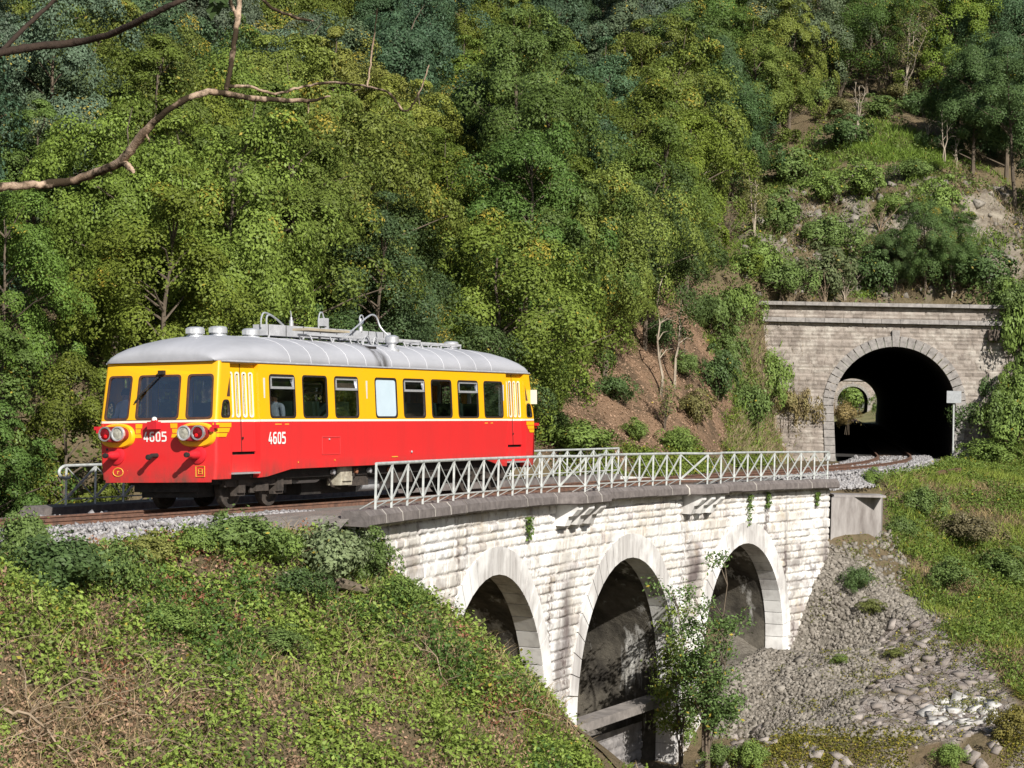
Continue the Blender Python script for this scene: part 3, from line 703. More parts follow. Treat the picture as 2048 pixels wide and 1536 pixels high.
def glassmat(name, tint, gl, rough=.02):
    t = NT(name); tr = t.n('BsdfTransparent'); tr.inputs[0].default_value = tint + (1,); g = t.n('BsdfGlossy'); g.inputs['Roughness'].default_value = rough; g.inputs[0].default_value = (.9, .92, 1, 1)
    f = t.n('Fresnel'); f.inputs[0].default_value = 1.5; a = t.math('ADD', t.math('MULTIPLY', f.outputs[0], .8), gl)
    ms = t.n('MixShader'); t.l(a, ms.inputs[0]).l(tr.outputs[0], ms.inputs[1]).l(g.outputs[0], ms.inputs[2]).l(ms.outputs[0], t.out.inputs[0]); return t.m
GLASS = glassmat('window_glass', (.80, .84, .80), .015); GLASSF = glassmat('windscreen_glass', (.80, .81, .92), .20, .06)
FROST = two('frosted_pane', (.52, .63, .70), (.47, .58, .65), 2, .35, 0)
LENSW = two('lamp_lens', (.50, .48, .40), (.24, .23, .19), 14, .12, .5, .01); LENSR = two('red_lens', (.22, .008, .012), (.10, .004, .006), 9, .12, 0)
L = lambda t, y, z: (-t, y, z)
def yw(z): return float(np.interp(z, [.55, .95, 1.83, 2.97], [1.325, 1.368, 1.375, 1.335]))
def rake(z): return max(0, z-1.80)*.18
def rpoly(pts, r, n=5):
    out = []; k = len(pts)
    for i in range(k):
        p = np.array(pts[i], float); a = np.array(pts[i-1], float)-p; b = np.array(pts[(i+1) % k], float)-p
        a /= np.linalg.norm(a); b /= np.linalg.norm(b)
        for s in np.linspace(0, 1, n):
            out.append(tuple(p + a*r*(1-s)**2 + b*r*s**2))
    return out
def rect(a, b, z0, z1): return [(a, z0), (b, z0), (b, z1), (a, z1)]
def panel(m, outer, holes, mp, depth=.05):
    loops = [outer]+holes; tri = tessellate_polygon([[Vector((p[0], p[1], 0)) for p in l] for l in loops])
    flat = [p for l in loops for p in l]; m.add([mp(p[0], p[1], 0) for p in flat], tri)
    for l in holes:
        n = len(l); m.add([mp(p[0], p[1], d) for d in (0, depth) for p in l], [(i, (i+1) % n, n+(i+1) % n, n+i) for i in range(n)])
def ringmesh(m, pts, mp, w, d0, d1):
    """a frame of width w round the inside of pts, from depth d0 to d1"""
    P = np.array(pts); c = P.mean(0); e = P-c; inner = c + e*(1-w/np.maximum(np.abs(e).max(0), 1e-6)); n = len(P)
    V = [mp(p[0], p[1], d) for q, d in ((P, d0), (inner, d0), (inner, d1)) for p in q]
    m.add(V, [(k*n+i, k*n+(i+1) % n, (k+1)*n+(i+1) % n, (k+1)*n+i) for k in (0, 1) for i in range(n)])
def fill(m, pts, mp, d): m.add([mp(p[0], p[1], d) for p in pts], [tuple(range(len(pts)))])
def inset(pts, w):
    P = np.array(pts); c = P.mean(0); e = P-c; return [tuple(x) for x in c + e*(1-w/np.maximum(np.abs(e).max(0), 1e-6))]
def side(sg): return lambda a, z, d: L(a, sg*(yw(z)-d), z)
def front(rear):
    def mp(y, z, d):
        tt = .045*(y/1.3)**2 + rake(z) + d
        return L(LEN-tt if rear else tt, y, z)
    return mp
WIN = [(2.15, 3.23, 1), (3.54, 4.63, 0), (4.95, 6.05, 1), (6.84, 7.92, 2), (8.23, 9.36, 1), (9.68, 10.79, 0), (11.12, 12.28, 1), (12.6, 13.72, 0)]
Z0, Z1 = 1.825, 2.735
def make_window(pts, mp, kind, wid=.045, glass=GLASS, framemat=None):
    m = MB(); ringmesh(m, pts, lambda a, z, d: mp(a, z, d), .04, -.008, .016)
    n = len(pts); o2 = [tuple(x) for x in np.array(pts)*1.0]
    m.add([mp(p[0], p[1], d) for d in (-.008, .02) for p in pts], [(i, (i+1) % n, n+(i+1) % n, n+i) for i in range(n)])
    w = m.build('window', framemat or BLACKR, rc, smooth=True)
    m = MB(); fill(m, inset(pts, .039), mp, .014); m.build('pane', FROST if kind == 2 else glass, w)
    if kind == 1:
        P = np.array(pts); a0, a1 = P[:, 0].min()+.06, P[:, 0].max()-.06; zt = P[:, 1].max()-.055
        for nm, zc, hh in (('hopper_bar', zt-.225, .05), ('hopper_frame', zt-.012, .028)):
            m = MB(); A = [mp(x, z, d) for x in (a0, a1) for z in (zc-hh/2, zc+hh/2) for d in (-.022, .02)]
            m.add(A, [(0,1,3,2),(4,6,7,5),(0,4,5,1),(2,3,7,6),(0,2,6,4),(1,5,7,3)])
            for x in (a0, a1-.03):
                if nm == 'hopper_frame':
                    A = [mp(xx, z, d) for xx in (x, x+.03) for z in (zt-.22, zt) for d in (-.02, .02)]; m.add(A, [(0,1,3,2),(4,6,7,5),(0,4,5,1),(2,3,7,6),(0,2,6,4),(1,5,7,3)])
            m.build(nm, ALU, w)
        m = MB(); m.add([mp(x, z, d) for x, z, d in ((a0+.03, zt-.2, .0), (a1-.03, zt-.2, .0), (a1-.03, zt-.03, .022), (a0+.03, zt-.03, .022))], [(0, 1, 2, 3)]); m.build('hopper_pane', glassmat('hopper_glass', (.35, .38, .50), .25) if 'hopper_glass' not in bpy.data.materials else bpy.data.materials['hopper_glass'], w)
ub, lb, st = MB(), MB(), MB()
D0, D1 = .63, 1.74
for sg in (1, -1):
    mp = side(sg)
    holes = [rpoly(rect(a, b, Z0, Z1), .11) for a, b, k in WIN]
    panel(ub, rect(D1, LEN-D1, 1.80, 2.97), holes, mp)
    panel(lb, [(D1, .615), (2.05, .625), (3.05, .765), (12.7, .80), (13.6, .64), (LEN-D1, .615), (LEN-D1, 1.755), (D1, 1.755)], [], mp)
    lb.add([mp(a, z, d) for a, z in ((D1, .615), (2.05, .625), (3.05, .765), (12.7, .80), (13.6, .64), (LEN-D1, .615)) for d in (0, .05)], [(2*i, 2*i+2, 2*i+3, 2*i+1) for i in range(5)])
    for a, b in ((D1, LEN-D1),):
        V = [mp(x, z, -.004) for x in (a, b) for z in (1.755, 1.80)]; st.add(V, [(0, 2, 3, 1)])
    for (a, b, k), hpts in zip(WIN, holes): make_window(hpts, mp, k)
    for rear in (0, 1):
        T = (lambda a: LEN-a) if rear else (lambda a: a)
        m2 = lambda a, z, d, mp=mp, T=T: mp(T(a), z, d)
        rk = lambda z: .13+rake(z)
        qw = rpoly([(.19, 1.835), (.57, 1.835), (.55, 2.20), (.30, 2.20)], .10)
        tw = [(.585, 2.26), (.60, 2.66), (.455, 2.26)]
        panel(ub, [(rk(1.8), 1.80), (D0, 1.80), (D0, 2.97), (rk(2.97), 2.97)], [qw], m2)
        panel(lb, [(.13, .615), (D0, .615), (D0, 1.755), (.13, 1.755)], [], m2)
        V = [m2(x, z, -.004) for x in (.13, D0) for z in (1.755, 1.80)]; st.add(V, [(0, 2, 3, 1)])
        make_window(qw, m2, 0)
        m = MB(); m.add([m2(a, z, -.004) for a, z in tw], [(0, 1, 2)]); m.build('corner_triangle', RUBF, rc)  # flat dark brown triangle laid on the corner panel
        # rounded corner between front and side
        fm = front(rear)
        for mb, zs in ((lb, (.615, .95, 1.3, 1.755)), (st, (1.755, 1.80)), (ub, (1.80, 2.2, 2.6, 2.97))):
            rings = []
            for z in zs:
                p0 = np.array(m2(rk(z), z, 0)); ye = yw(z)-.085; p1 = np.array(fm(sg*ye, z, 0)); pc = np.array([p1[0], p0[1], z]); r = []
                for s in np.linspace(0, 1, 7): r.append(tuple((1-s)**2*p0 + 2*s*(1-s)*pc + s*s*p1))
                rings.append(r)
            mb.loft(rings, closed=False)
        # door, set back in its recess
        dd = .11
        for x in (D0, D1):
            V = [m2(x, z, d) for z in (.615, 1.0, 1.755, 1.80, 2.97) for d in (0, dd+.03)]
            lb.add(V[:6], [(0, 1, 3, 2), (2, 3, 5, 4)]); ub.add(V[6:], [(0, 1, 3, 2)]); st.add([V[4], V[5], V[7], V[6]], [(0, 1, 2, 3)])
        ub.add([m2(x, 2.93, d) for x in (D0, D1) for d in (0, dd+.03)], [(0, 1, 3, 2)]); ub.add([m2(x, z, 0) for x in (D0, D1) for z in (2.93, 2.97)], [(0, 2, 3, 1)])
        dm = MB(); zs_ = [.64, 1.12]
        slots = [rpoly(rect(c-.052, c+.052, 1.86, 2.74), .05, 4) for c in (.79, 1.05, 1.32, 1.58)]
        half = [(D0, 1.178), (1.182, D1)]
        for i, (a, b) in enumerate(half):
            panel(dm, rect(a, b, 1.15, 2.925), slots[2*i:2*i+2], lambda a_, z, d: m2(a_, z, d+dd), .02)
        do = dm.build('door', LIV, rc)
        for s_ in slots:
            m = MB(); ringmesh(m, [tuple(x) for x in (np.array(s_)-np.mean(s_, 0))*np.array([1.75, 1.05])+np.mean(s_, 0)], lambda a_, z, d: m2(a_, z, d+dd), .036, -.012, .0); fr = m.build('slot_frame', CREAM, do)
            m = MB(); fill(m, s_, lambda a_, z, d: m2(a_, z, d+dd), .015); m.build('slot_pane', GLASS, fr)
        m = MB(); m.beam(m2(1.18, 1.15, dd-.004), m2(1.18, 2.92, dd-.004), .012, .012); m.beam(m2(1.205, 1.40, dd-.02), m2(1.205, 1.45, dd-.02), .02, .03); m.build('door_seam', BLACKR, do)
        m = MB(); panel(m, rect(D0, D1, .74, 1.09), [], lambda a_, z, d: m2(a_, z, d+dd+.02)); sp = m.build('step_panel', RED, do)
        m = MB(); panel(m, rect(D0+.02, D1-.02, 1.085, 1.155), [], lambda a_, z, d: m2(a_, z, d+dd+.06)); m.build('step_gap', DARKG, do)
        m = MB(); A = [m2(x, z, d) for x in (D0+.03, D1-.05) for z in (.70, .735) for d in (-.05, .3)]; m.add(A, [(0,1,3,2),(4,6,7,5),(0,4,5,1),(2,3,7,6),(0,2,6,4),(1,5,7,3)]); m.build('footstep', ALU, do)
FW = [(-.51, .51), (.67, 1.275), (-1.275, -.67)]
for rear in (0, 1):
    fm = front(rear); holes = []
    for a, b in FW:
        sh = .035*np.sign(a+b) if abs(a+b) > .1 else 0
        holes.append(rpoly([(a, Z0-.01), (b, Z0-.01), (b-sh-.01, Z1-.02), (a-sh+.01, Z1-.02)], .09))
    ye = lambda z: yw(z)-.085
    panel(ub, [(-ye(1.8), 1.8), (ye(1.8), 1.8), (ye(2.97), 2.97), (-ye(2.97), 2.97)], holes, fm)
    ys = np.linspace(-1, 1, 13)
    lb.loft([[fm(y*ye(z), z, 0) for y in ys] for z in (.56, .615, .95, 1.3, 1.755)], closed=False)
    st.loft([[fm(y*ye(z), z, -.003) for y in ys] for z in (1.755, 1.80)], closed=False)
    for hp in holes: make_window(hp, fm, 0, glass=GLASSF, framemat=RUBF)
ub.build('upper_body', YEL, rc); lb.build('lower_body', RED, rc); st.build('waist_stripe', CREAM, rc)
# roof
ZR = [(2.97, 1.0), (2.985, 1.012), (3.10, 1.0), (3.22, .955), (3.33, .87), (3.42, .75), (3.49, .58), (3.54, .38), (3.565, .18), (3.572, 0)]
rm = MB(); rings = []
ts = [(.17, 0), (.15, .22), (.18, .36), (.24, .47), (.35, .57), (.52, .67), (.78, .775), (1.08, .865), (1.45, .94), (1.9, .985), (2.4, 1.0)]
tt = [(a, b) for a, b in ts] + [(x, 1.0) for x in np.arange(3.2, 13, .8)] + [(LEN-a, b) for a, b in reversed(ts)]
for tx, hs in tt:
    tn = min(tx, LEN-tx); r = []
    wsc = 1.0 if tn > .75 else float(np.interp(tn, [.19, .24, .34, .5, .75], [.935, .955, .975, .99, 1.]))
    half = [(1.335*f*wsc, 2.97+(z-2.97)*(hs if z > 2.99 else 1)*1.0) for z, f in ZR]
    for y, z in half: r.append(L(tx, y, z))
    for y, z in reversed(half[:-1]): r.append(L(tx, -y, z))
    rings.append(r)
rm.loft(rings, closed=False); rm.add(rings[0], [tuple(range(len(rings[0])))]); rm.add(rings[-1], [tuple(range(len(rings[-1])))])
roof = rm.build('roof', ROOF, rc, smooth='full')
SEAM = two('seam_highlight', (.62, .63, .66), (.5, .5, .53), 6, .4, 0)  # pale tone paints the highlight along the roof seams
for tx in [3.05, 3.95, 4.75, 5.6, 6.45, 7.7, 8.6, 9.5, 10.4, 11.3, 12.2, 13.1]:
    m = MB(); m.tube([L(tx, 1.335*f, z+.004) for z, f in ZR[1:]] + [L(tx, -1.335*f, z+.004) for z, f in reversed(ZR[1:-1])], .007, 5); m.build('seam', SEAM, roof)
m = MB()
for sg in (1, -1): m.tube([L(x, sg*1.355, 2.965) for x in (.30, 1, 3, LEN-3, LEN-1, LEN-.30)], .018, 6)
m.build('rain_gutter', GREYM, roof)
for tx in (1.5, 2.4, 3.75, 13.6):
    z = 3.545 if tx > 1.6 and tx < 14 else 3.50
    m = MB(); m.lathe(L(tx, 0, z), (0, 0, 1), [(0, .20), (.04, .19), (.05, .155), (.07, .155), (.08, .195), (.18, .195), (.21, .17), (.225, .09)], 18)
    v_ = m.build('roof_vent', ALU, rc, smooth=True)
    m = MB(); [m.box(L(tx+dx, dy, z+.13), (.08, .10, .10)) for dx, dy in ((.25, 0), (-.25, 0))]; m.build('vent_lug', ALU, v_)
# roof equipment
rk_ = MB(); rk_.box(L(7.5, -.25, 3.770), (5.9, .34, .24)); rb_ = rk_.build('roof_radiator', GREYM, rc)
for k in range(8):
    m = MB(); m.box(L(4.620+k*.78, -.078, 3.770), (.02, .01, .235)); m.build('radiator_joint', DARKG, rb_)
m = MB()
for tx in (4.570, 6.1, 7.5, 8.9, 10.2):
    for y in (-.42, -.08): m.beam(L(tx, y, 3.5), L(tx+.06, y+.02, 3.660), .03, .03)
m.build('radiator_stand', GREYM, rb_)
m = MB()
for y in (.35, .62): m.beam(L(5.2, y, 3.665), L(10.6, y, 3.665), .06, .05)
for tx in np.arange(5.2, 10.7, .9):
    m.beam(L(tx, .35, 3.665), L(tx, .62, 3.665), .04, .03)
    for y in (.35, .62): m.beam(L(tx, y, 3.665), L(tx+.12, y+.05, 3.42), .028, .028)
m.build('roof_rack', GREYM, rc)
m = MB(); m.box(L(6.0, .48, 3.775), (1.9, .40, .05)); m.build('rack_panel', two('tan_board', (.42, .36, .26), (.3, .26, .19), 3, .8, .2), rc)
m = MB()
for y in (.2, .55): m.beam(L(10.7, y, 3.635), L(13.0, y, 3.635), .05, .05)
for tx in np.arange(10.8, 13.1, .55):
    m.beam(L(tx, .2, 3.635), L(tx, .55, 3.635), .03, .03)
    for y in (.2, .55): m.beam(L(tx, y, 3.635), L(tx, y, 3.50), .03, .03)
m.build('roof_rack', GREYM, rc)
def pipe(pts, r, nm='roof_pipe', mat=ALU):
    P = np.array([L(*q) for q in pts]); ss = np.linspace(0, len(P)-1, len(P)*6); k = np.arange(len(P))
    Q = np.array([np.interp(ss, k, P[:, i]) for i in range(3)]).T
    for _ in range(5): Q[1:-1] = (Q[:-2]+2*Q[1:-1]+Q[2:])/4
    m = MB(); m.tube(Q, r, 6); m.build(nm, mat, rc, smooth=True)
pipe([(4.520, -.2, 3.820), (4.520, -.2, 4.020), (4.620, -.2, 4.150), (4.820, -.2, 4.140), (5.15, -.2, 4.050), (5.5, -.2, 3.890)], .02)
pipe([(4.620, -.12, 3.870), (4.620, -.12, 4.070), (4.770, -.12, 4.110), (5.1, -.12, 4.010), (5.4, -.12, 3.870)], .02)
pipe([(5.85, -.2, 3.850), (5.85, -.2, 4.170), (5.82, -.2, 4.230)], .015); m = MB(); m.lathe(L(5.85, -.2, 3.870), (0, 0, 1), [(0, .05), (.14, .05), (.16, .03), (.22, .03)], 10); m.build('aerial_base', ALU, rc)
pipe([(7.02, -.15, 3.820), (7.0, -.15, 4.070), (7.08, -.15, 4.250), (7.2, -.15, 4.250), (7.27, -.15, 4.120)], .018)
m = MB(); m.box(L(7.25, -.15, 4.030), (.2, .16, .18)); m.box(L(7.3, -.1, 3.900), (.08, .08, .1)); m.build('horn_box', GREYM, rc)
pipe([(7.5, .1, 3.620), (8.3, .1, 3.920), (8.9, .05, 4.170), (9.25, .05, 4.290), (9.5, .05, 4.230), (9.55, .1, 3.970), (9.6, .5, 3.6)], .02)
m = MB(); m.lathe(L(8.95, -.1, 3.870), (0, 0, 1), [(0, .05), (.1, .05), (.12, .035), (.3, .035), (.32, .02)], 10); m.build('aerial_base', ALU, rc)
m = MB(); a = np.linspace(0, 2*math.pi, 17); m.tube([L(8.85+.1*math.cos(x), -.02, 4.150+.1*math.sin(x)) for x in a], .016, 6); m.build('pipe_loop', ALU, rc)
pipe([(7.4, .75, 3.42), (7.5, .75, 3.620), (7.65, .72, 3.720), (7.85, .7, 3.7), (8.0, .7, 3.45)], .018, mat=GREYM); pipe([(7.9, .75, 3.42), (8.0, .75, 3.670), (8.15, .72, 3.690), (8.3, .7, 3.5)], .018, mat=GREYM)
m = MB(); m.lathe(L(8.5, .95, 3.32), (0, 0, 1), [(0, .17), (.10, .17), (.14, .10), (.22, .10), (.25, .16), (.38, .16), (.42, .08)], 14); m.build('exhaust_cowl', ALU, rc, smooth=True)
m = MB(); m.box(L(7.35, 1.0, 3.34), (.32, .12, .22)); m.lathe(L(7.55, 1.0, 3.30), (-1, 0, 0), [(0, .05), (.3, .06), (.45, .09)], 10); m.build('exhaust_box', DARKG, rc)
# front furniture, both ends
def disc(m, c, ax, prof, n=18): m.lathe(c, ax, prof, n)
def text(body, name, h, pos, rot, mat, sx=.8, parent=rc, bold=.0):
    cu = bpy.data.curves.new('numerals', 'FONT'); cu.body = body; cu.size = h/.70; cu.align_x = 'CENTER'; cu.extrude = .002; cu.offset = bold
    to = bpy.data.objects.new('numerals', cu); COL.objects.link(to); dg = bpy.context.evaluated_depsgraph_get(); dg.update()
    me = bpy.data.meshes.new_from_object(to.evaluated_get(dg)); bpy.data.objects.remove(to)
    me.transform(Matrix.LocRotScale(None, None, Vector((sx, 1, 1)))); me.transform(rot.to_4x4()); me.transform(Matrix.Translation(Vector(pos)))
    me.materials.clear(); me.materials.append(mat); me.name = name
    o = bpy.data.objects.new(name, me); COL.objects.link(o); o.parent = parent; OFF[o.name] = Vector((0, 0, 0)); return o
RFRONT = Matrix(((0, 0, 1), (1, 0, 0), (0, 1, 0)))        # text x -> y, text y -> z, facing +x
RSIDE = Matrix(((-1, 0, 0), (0, 0, 1), (0, 1, 0)))        # text x -> -x, facing +y
GLY = {'0': ([rpoly(rect(0, .6, 0, 1), .26), rpoly(rect(.165, .435, .15, .85), .13)]), '4': [[(0, .22), (.34, .22), (.34, 0), (.5, 0), (.5, .22), (.6, .22), (.6, .37), (.5, .37), (.5, .60), (.34, .60), (.34, .37), (.18, .37), (.42, 1), (.25, 1), (0, .36)]],
    '5': [[(0, .16), (0, 0), (.38, 0), (.54, .06), (.6, .2), (.6, .44), (.54, .58), (.40, .64), (.16, .64), (.16, .84), (.56, .84), (.56, 1), (0, 1), (0, .48), (.34, .48), (.42, .44), (.44, .38), (.44, .24), (.42, .18), (.34, .15)]],
    '6': [[(0, .2), (.06, .06), (.2, 0), (.4, 0), (.54, .06), (.6, .2), (.6, .42), (.54, .57), (.4, .63), (.165, .63), (.165, .77), (.23, .85), (.54, .85), (.54, 1), (.2, 1), (.06, .94), (0, .8)], rpoly(rect(.165, .435, .15, .48), .08)]}
def number(s_, h, w, gap, mp):
    m = MB(); x = -(len(s_)*w*.6+(len(s_)-1)*gap)/2
    for ch in s_:
        panel(m, [(x+p[0]*w, p[1]*h) for p in GLY[ch][0]], [[(x+p[0]*w, p[1]*h) for p in q] for q in GLY[ch][1:]], mp, .003); x += .6*w+gap
    return m.build('number_marking', WHITEN, rc)
YMARK = two('yellow_mark', (.80, .47, .05), (.72, .40, .05), 6, .5, 0); WHITEN = two('white_numeral', (.82, .80, .76), (.74, .72, .68), 6, .5, 0); REDL = two('signal_red', (.62, .02, .03), (.5, .02, .03), 5, .4, 0)
for rear in (0, 1):
    fx = 1 if not rear else -1; fm = front(rear)
    T = (lambda a: LEN-a) if rear else (lambda a: a)
    for sg in (1, -1):
        # yellow bulge with its wings, lamp nacelle, lamps
        cy, cz = sg*.93, 1.53
        m = MB(); n = 28; rings = []
        for rr, dp in ((1., -.002), (.97, -.04), (.90, -.07), (.0, -.085)):
            rings.append([fm(cy+.425*rr*math.copysign(abs(math.cos(a))**.8, math.cos(a)), min(1.752, cz-.03+.25*rr*math.copysign(abs(math.sin(a))**.8, math.sin(a))), dp) for a in np.linspace(0, 2*math.pi, n, endpoint=False)])
        m.loft(rings); m.build('lamp_surround', YEL, rc, smooth=True)
        m = MB(); rings = []
        for rr, dp in ((1.06, -.06), (1., -.14), (1., -.20), (.9, -.225), (0, -.225)):
            rings.append([fm(cy+.305*rr*math.copysign(abs(math.cos(a))**.75, math.cos(a)), cz+.155*rr*math.copysign(abs(math.sin(a))**.8, math.sin(a)), dp) for a in np.linspace(0, 2*math.pi, n, endpoint=False)])
        m.loft(rings); m.build('lamp_nacelle', two('dark_red_paint', (.30, .015, .02), (.2, .015, .02), 5, .4, 0), rc, smooth=True)
        for off, lens, nm in ((-.155, LENSW, 'headlight'), (.155, LENSR, 'tail_light')):
            p = fm(cy+sg*off, cz+.01, -.215); m = MB(); disc(m, p, (fx, 0, 0), [(-.03, .152), (.03, .152), (.045, .145), (.045, .125), (.02, .125)], 22); ring = m.build(nm, ALU if nm == 'headlight' else two('chrome_rim', (.75, .75, .77), (.5, .5, .52), 5, .25, 0, metal=.8), rc, smooth=True)
            m = MB(); disc(m, p, (fx, 0, 0), [(.005, .124), (.025, .115), (.04, .07), (.045, .0)], 20); m.build('lens', lens, ring, smooth=True)
            if nm == 'tail_light':
                m = MB(); disc(m, (p[0], p[1]-sg*.02, p[2]-.045), (fx, 0, 0), [(.03, .045), (.05, .035), (.055, 0)], 12); m.build('bulb_disc', two('bright_red_lens', (.75, .02, .02), (.6, .01, .02), 5, .2, 0), ring)  # small disc in a brighter red than the lens
        for k, (z0, z1, ya, yb) in enumerate(((1.645, 1.735, .49, .335), (1.545, 1.63, .49, .375), (1.455, 1.53, .51, .365))):
            m = MB(); m.add([fm(sg*y, z, -.006) for y, z in ((ya, z0), (yb if k < 2 else yb-.02, z0), (yb-.01 if k < 2 else yb, z1), (ya, z1))], [(0, 1, 2, 3)])
            m.build('speed_stripe', YEL, rc); m = MB()
            mpv = side(sg); z0s, z1s = z0, z1; e0, e1 = (.62-.10*k, .62-.10*k+.055); e1 = min(e1, .625)
            m.add([mpv(T(a), z, -.006) for a, z in ((.12, z0s), (e0-.03, z0s), (e1-.03, z1s), (.12, z1s))], [(0, 1, 2, 3)])
            p0 = fm(sg*1.285, z0, -.006); p1 = fm(sg*1.285, z1, -.006); q0 = mpv(T(.12), z0, -.006); q1 = mpv(T(.12), z1, -.006)
            c0 = (p0[0]-fx*.03, q0[1]-sg*.02, z0); c1 = (p1[0]-fx*.03, q1[1]-sg*.02, z1); m.add([p0, c0, c1, p1, q0, q1], [(0, 1, 2, 3), (1, 4, 5, 2)]); m.build('speed_stripe', YEL, rc)
        # buffer
        p = fm(sg*.95, 1.11, 0); m = MB(); disc(m, p, (fx, 0, 0), [(-.02, .19), (.03, .185), (.05, .13), (.05, .09), (.26, .08), (.29, .06), (.37, .05)], 20); bf = m.build('buffer', REDL, rc, smooth=True)
        m = MB(); disc(m, p, (fx, 0, 0), [(.36, .045), (.42, .04), (.43, .055), (.46, .05), (.47, 0)], 16); m.build('buffer_head', DARKG, bf, smooth=True)
        m = MB(); p = fm(sg*1.28, 1.63, 0); m.box((p[0]+fx*.06, p[1]+sg*.10, p[2]+.03), (.10, .12, .07)); m.box((p[0]+fx*.11, p[1]+sg*.05, p[2]-.03), (.06, .08, .08)); m.build('lamp_iron', REDL, rc)
    p = fm(0, 1.74, 0); m = MB(); m.box((p[0]+fx*.08, 0, 1.70), (.18, .22, .15)); m.box((p[0]+fx*.06, 0, 1.79), (.10, .10, .05)); lb_ = m.build('marker_bracket', REDL, rc)
    m = MB(); m.lathe((p[0]+fx*.07, 0, 1.80), (0, 0, 1), [(0, .055), (.05, .05), (.07, .02)], 10); m.build('marker_knob', WHITEN, lb_)
    p = fm(0, 1.10, 0); m = MB(); m.tube([(p[0], 0, 1.10), (p[0]+fx*.18, 0, 1.10), (p[0]+fx*.28, 0, 1.07)], (.05, .045, .04), 10); m.lathe((p[0]+fx*.28, 0, 1.07), (fx, 0, 0), [(0, .06), (.05, .055), (.06, 0)], 10); m.build('coupling_pin', DARKG, rc)
    m = MB(); p = fm(.06, 2.76, -.02); q = fm(-.47, 2.28, -.03); r_ = fm(-.53, 2.16, -.03); q2 = fm(-.35, 2.39, -.03)
    m.beam(p, q, .022, .022); m.beam(q2, r_, .04, .03); m.box((p[0]+fx*.03, p[1], p[2]), (.09, .13, .08)); m.build('wiper', DARKG, rc)
    if not rear:
        number('4605', .20, .19, .028, lambda x, z, d: fm(-.03+x, 1.375+z, -.007+d))
        p = fm(.93, .8, -.008); m = MB()
        for (ya, za, yb, zb) in ((-.1, -.11, .1, -.11), (-.1, .11, .1, .11), (-.1, -.11, -.1, .11), (.1, -.11, .1, .11), (-.04, -.05, .045, -.05), (-.04, .05, .045, .05), (-.04, 0, .045, 0), (-.04, -.05, -.04, .05), (.045, -.05, .045, .05)):
            m.beam((p[0], 1.0+ya, .775+za*.95), (p[0], 1.0+yb, .775+zb*.95), .016, .006)
        m.build('square_marking', YMARK, rc)
        m = MB(); a = np.linspace(0, 2*math.pi, 19); m.tube([(p[0]-.002, -.93+.12*math.cos(x), .77+.085*math.sin(x)) for x in a], .009, 4); m.build('round_marking', YMARK, rc)
        text('r', 'letter_marking', .09, (p[0], -.93, .735), RFRONT, YMARK, 1., bold=.003); text('-4', 'letter_marking', .10, (p[0], -.66, .77), RFRONT, YMARK, .8)
    if not rear:
        for sg in (1, -1): number('4605', .25, .25, .035, lambda x, z, d, sg=sg: L(2.42+sg*x, sg*(yw(1.29+z)+.006-d), 1.29+z))
    else: number('4605', .20, .19, .028, lambda x, z, d: fm(.03-x, 1.375+z, -.007+d))
# small marks, hatch and lamps on the near side
m = MB(); mp = side(1); m.beam(mp(4.35, 1.42, -.004), mp(5.15, 1.42, -.004), .01, .012); m.beam(mp(4.35, 1.42, -.002), mp(4.35, 1.05, -.002), .006, .006); m.beam(mp(5.15, 1.42, -.002), mp(5.15, 1.05, -.002), .006, .006); m.beam(mp(4.35, 1.05, -.002), mp(5.15, 1.05, -.002), .006, .006)
m.build('hatch_outline', two('faded_red', (.70, .10, .10), (.6, .08, .08), 5, .5, 0), rc)
m = MB(); m.lathe(mp(4.66, 1.37, 0), (0, 1, 0), [(0, .02), (.02, .018), (.025, 0)], 8); m.lathe(mp(8.6, 1.05, 0), (0, 1, 0), [(0, .03), (.02, .025), (.025, 0)], 8); m.build('hatch_latch', GREYM, rc)
for tx, z, w_ in ((2.35, 1.70, .28), (2.75, 1.70, .2), (4.9, .92, .06), (3.3, .9, .05), (7.6, .95, .32), (12.6, 1.70, .22), (12.95, 1.70, .14)):
    m = MB()
    for k in range(max(1, int(w_/.045))): m.beam(mp(tx+k*.045, z, -.003), mp(tx+k*.045+.03, z, -.003), .004, .03 if w_ < .1 else .022)
    m.build('stencil_marking', YMARK, rc)
m = MB(); p = L(LEN-.25, 1.42, 2.36); m.box((p[0], p[1]+.02, p[2]), (.05, .16, .36)); m.beam((p[0], 1.34, p[2]+.1), (p[0], 1.45, p[2]+.1), .02, .02); m.build('wing_mirror', CREAM, rc)
# interior
m = MB(); m.box(L(LEN/2, 0, .98), (LEN-.5, 2.34, .06)); m.build('floor', DARKG, rc)
m = MB(); m.box(L(LEN/2, 0, 2.94), (LEN-.9, 2.55, .03)); m.build('ceiling', INT, rc)
for x in (1.95, 6.45, LEN-1.95):
    for a, b in ((-1.3, -.42), (.42, 1.3)):
        m = MB(); m.box(L(x, (a+b)/2, 1.42), (.05, b-a, .85)); m.box(L(x, (a+b)/2, 2.8), (.05, b-a, .26)); m.box(L(x, a if a < 0 else b, 2.2), (.05, .12, .9)); m.box(L(x, b if a < 0 else a, 2.2), (.05, .08, 1.0)); m.build('partition', INT, rc)
sx = 2.35
for x in (3.02, 3.95, 4.15, 5.5, 8.3, 9.65, 9.85, 11.1, 11.3, 12.6):
    for y in (.82, -.82):
        m = MB(); m.box(L(x, y, 1.42), (.50, .92, .14)); m.box(L(x, y, 1.2), (.34, .8, .34)); m.box(L(x+.24, y, 1.82), (.10, .92, .72), Matrix.Rotation(.14, 3, 'Y')); m.build('seat', SEAT, rc)
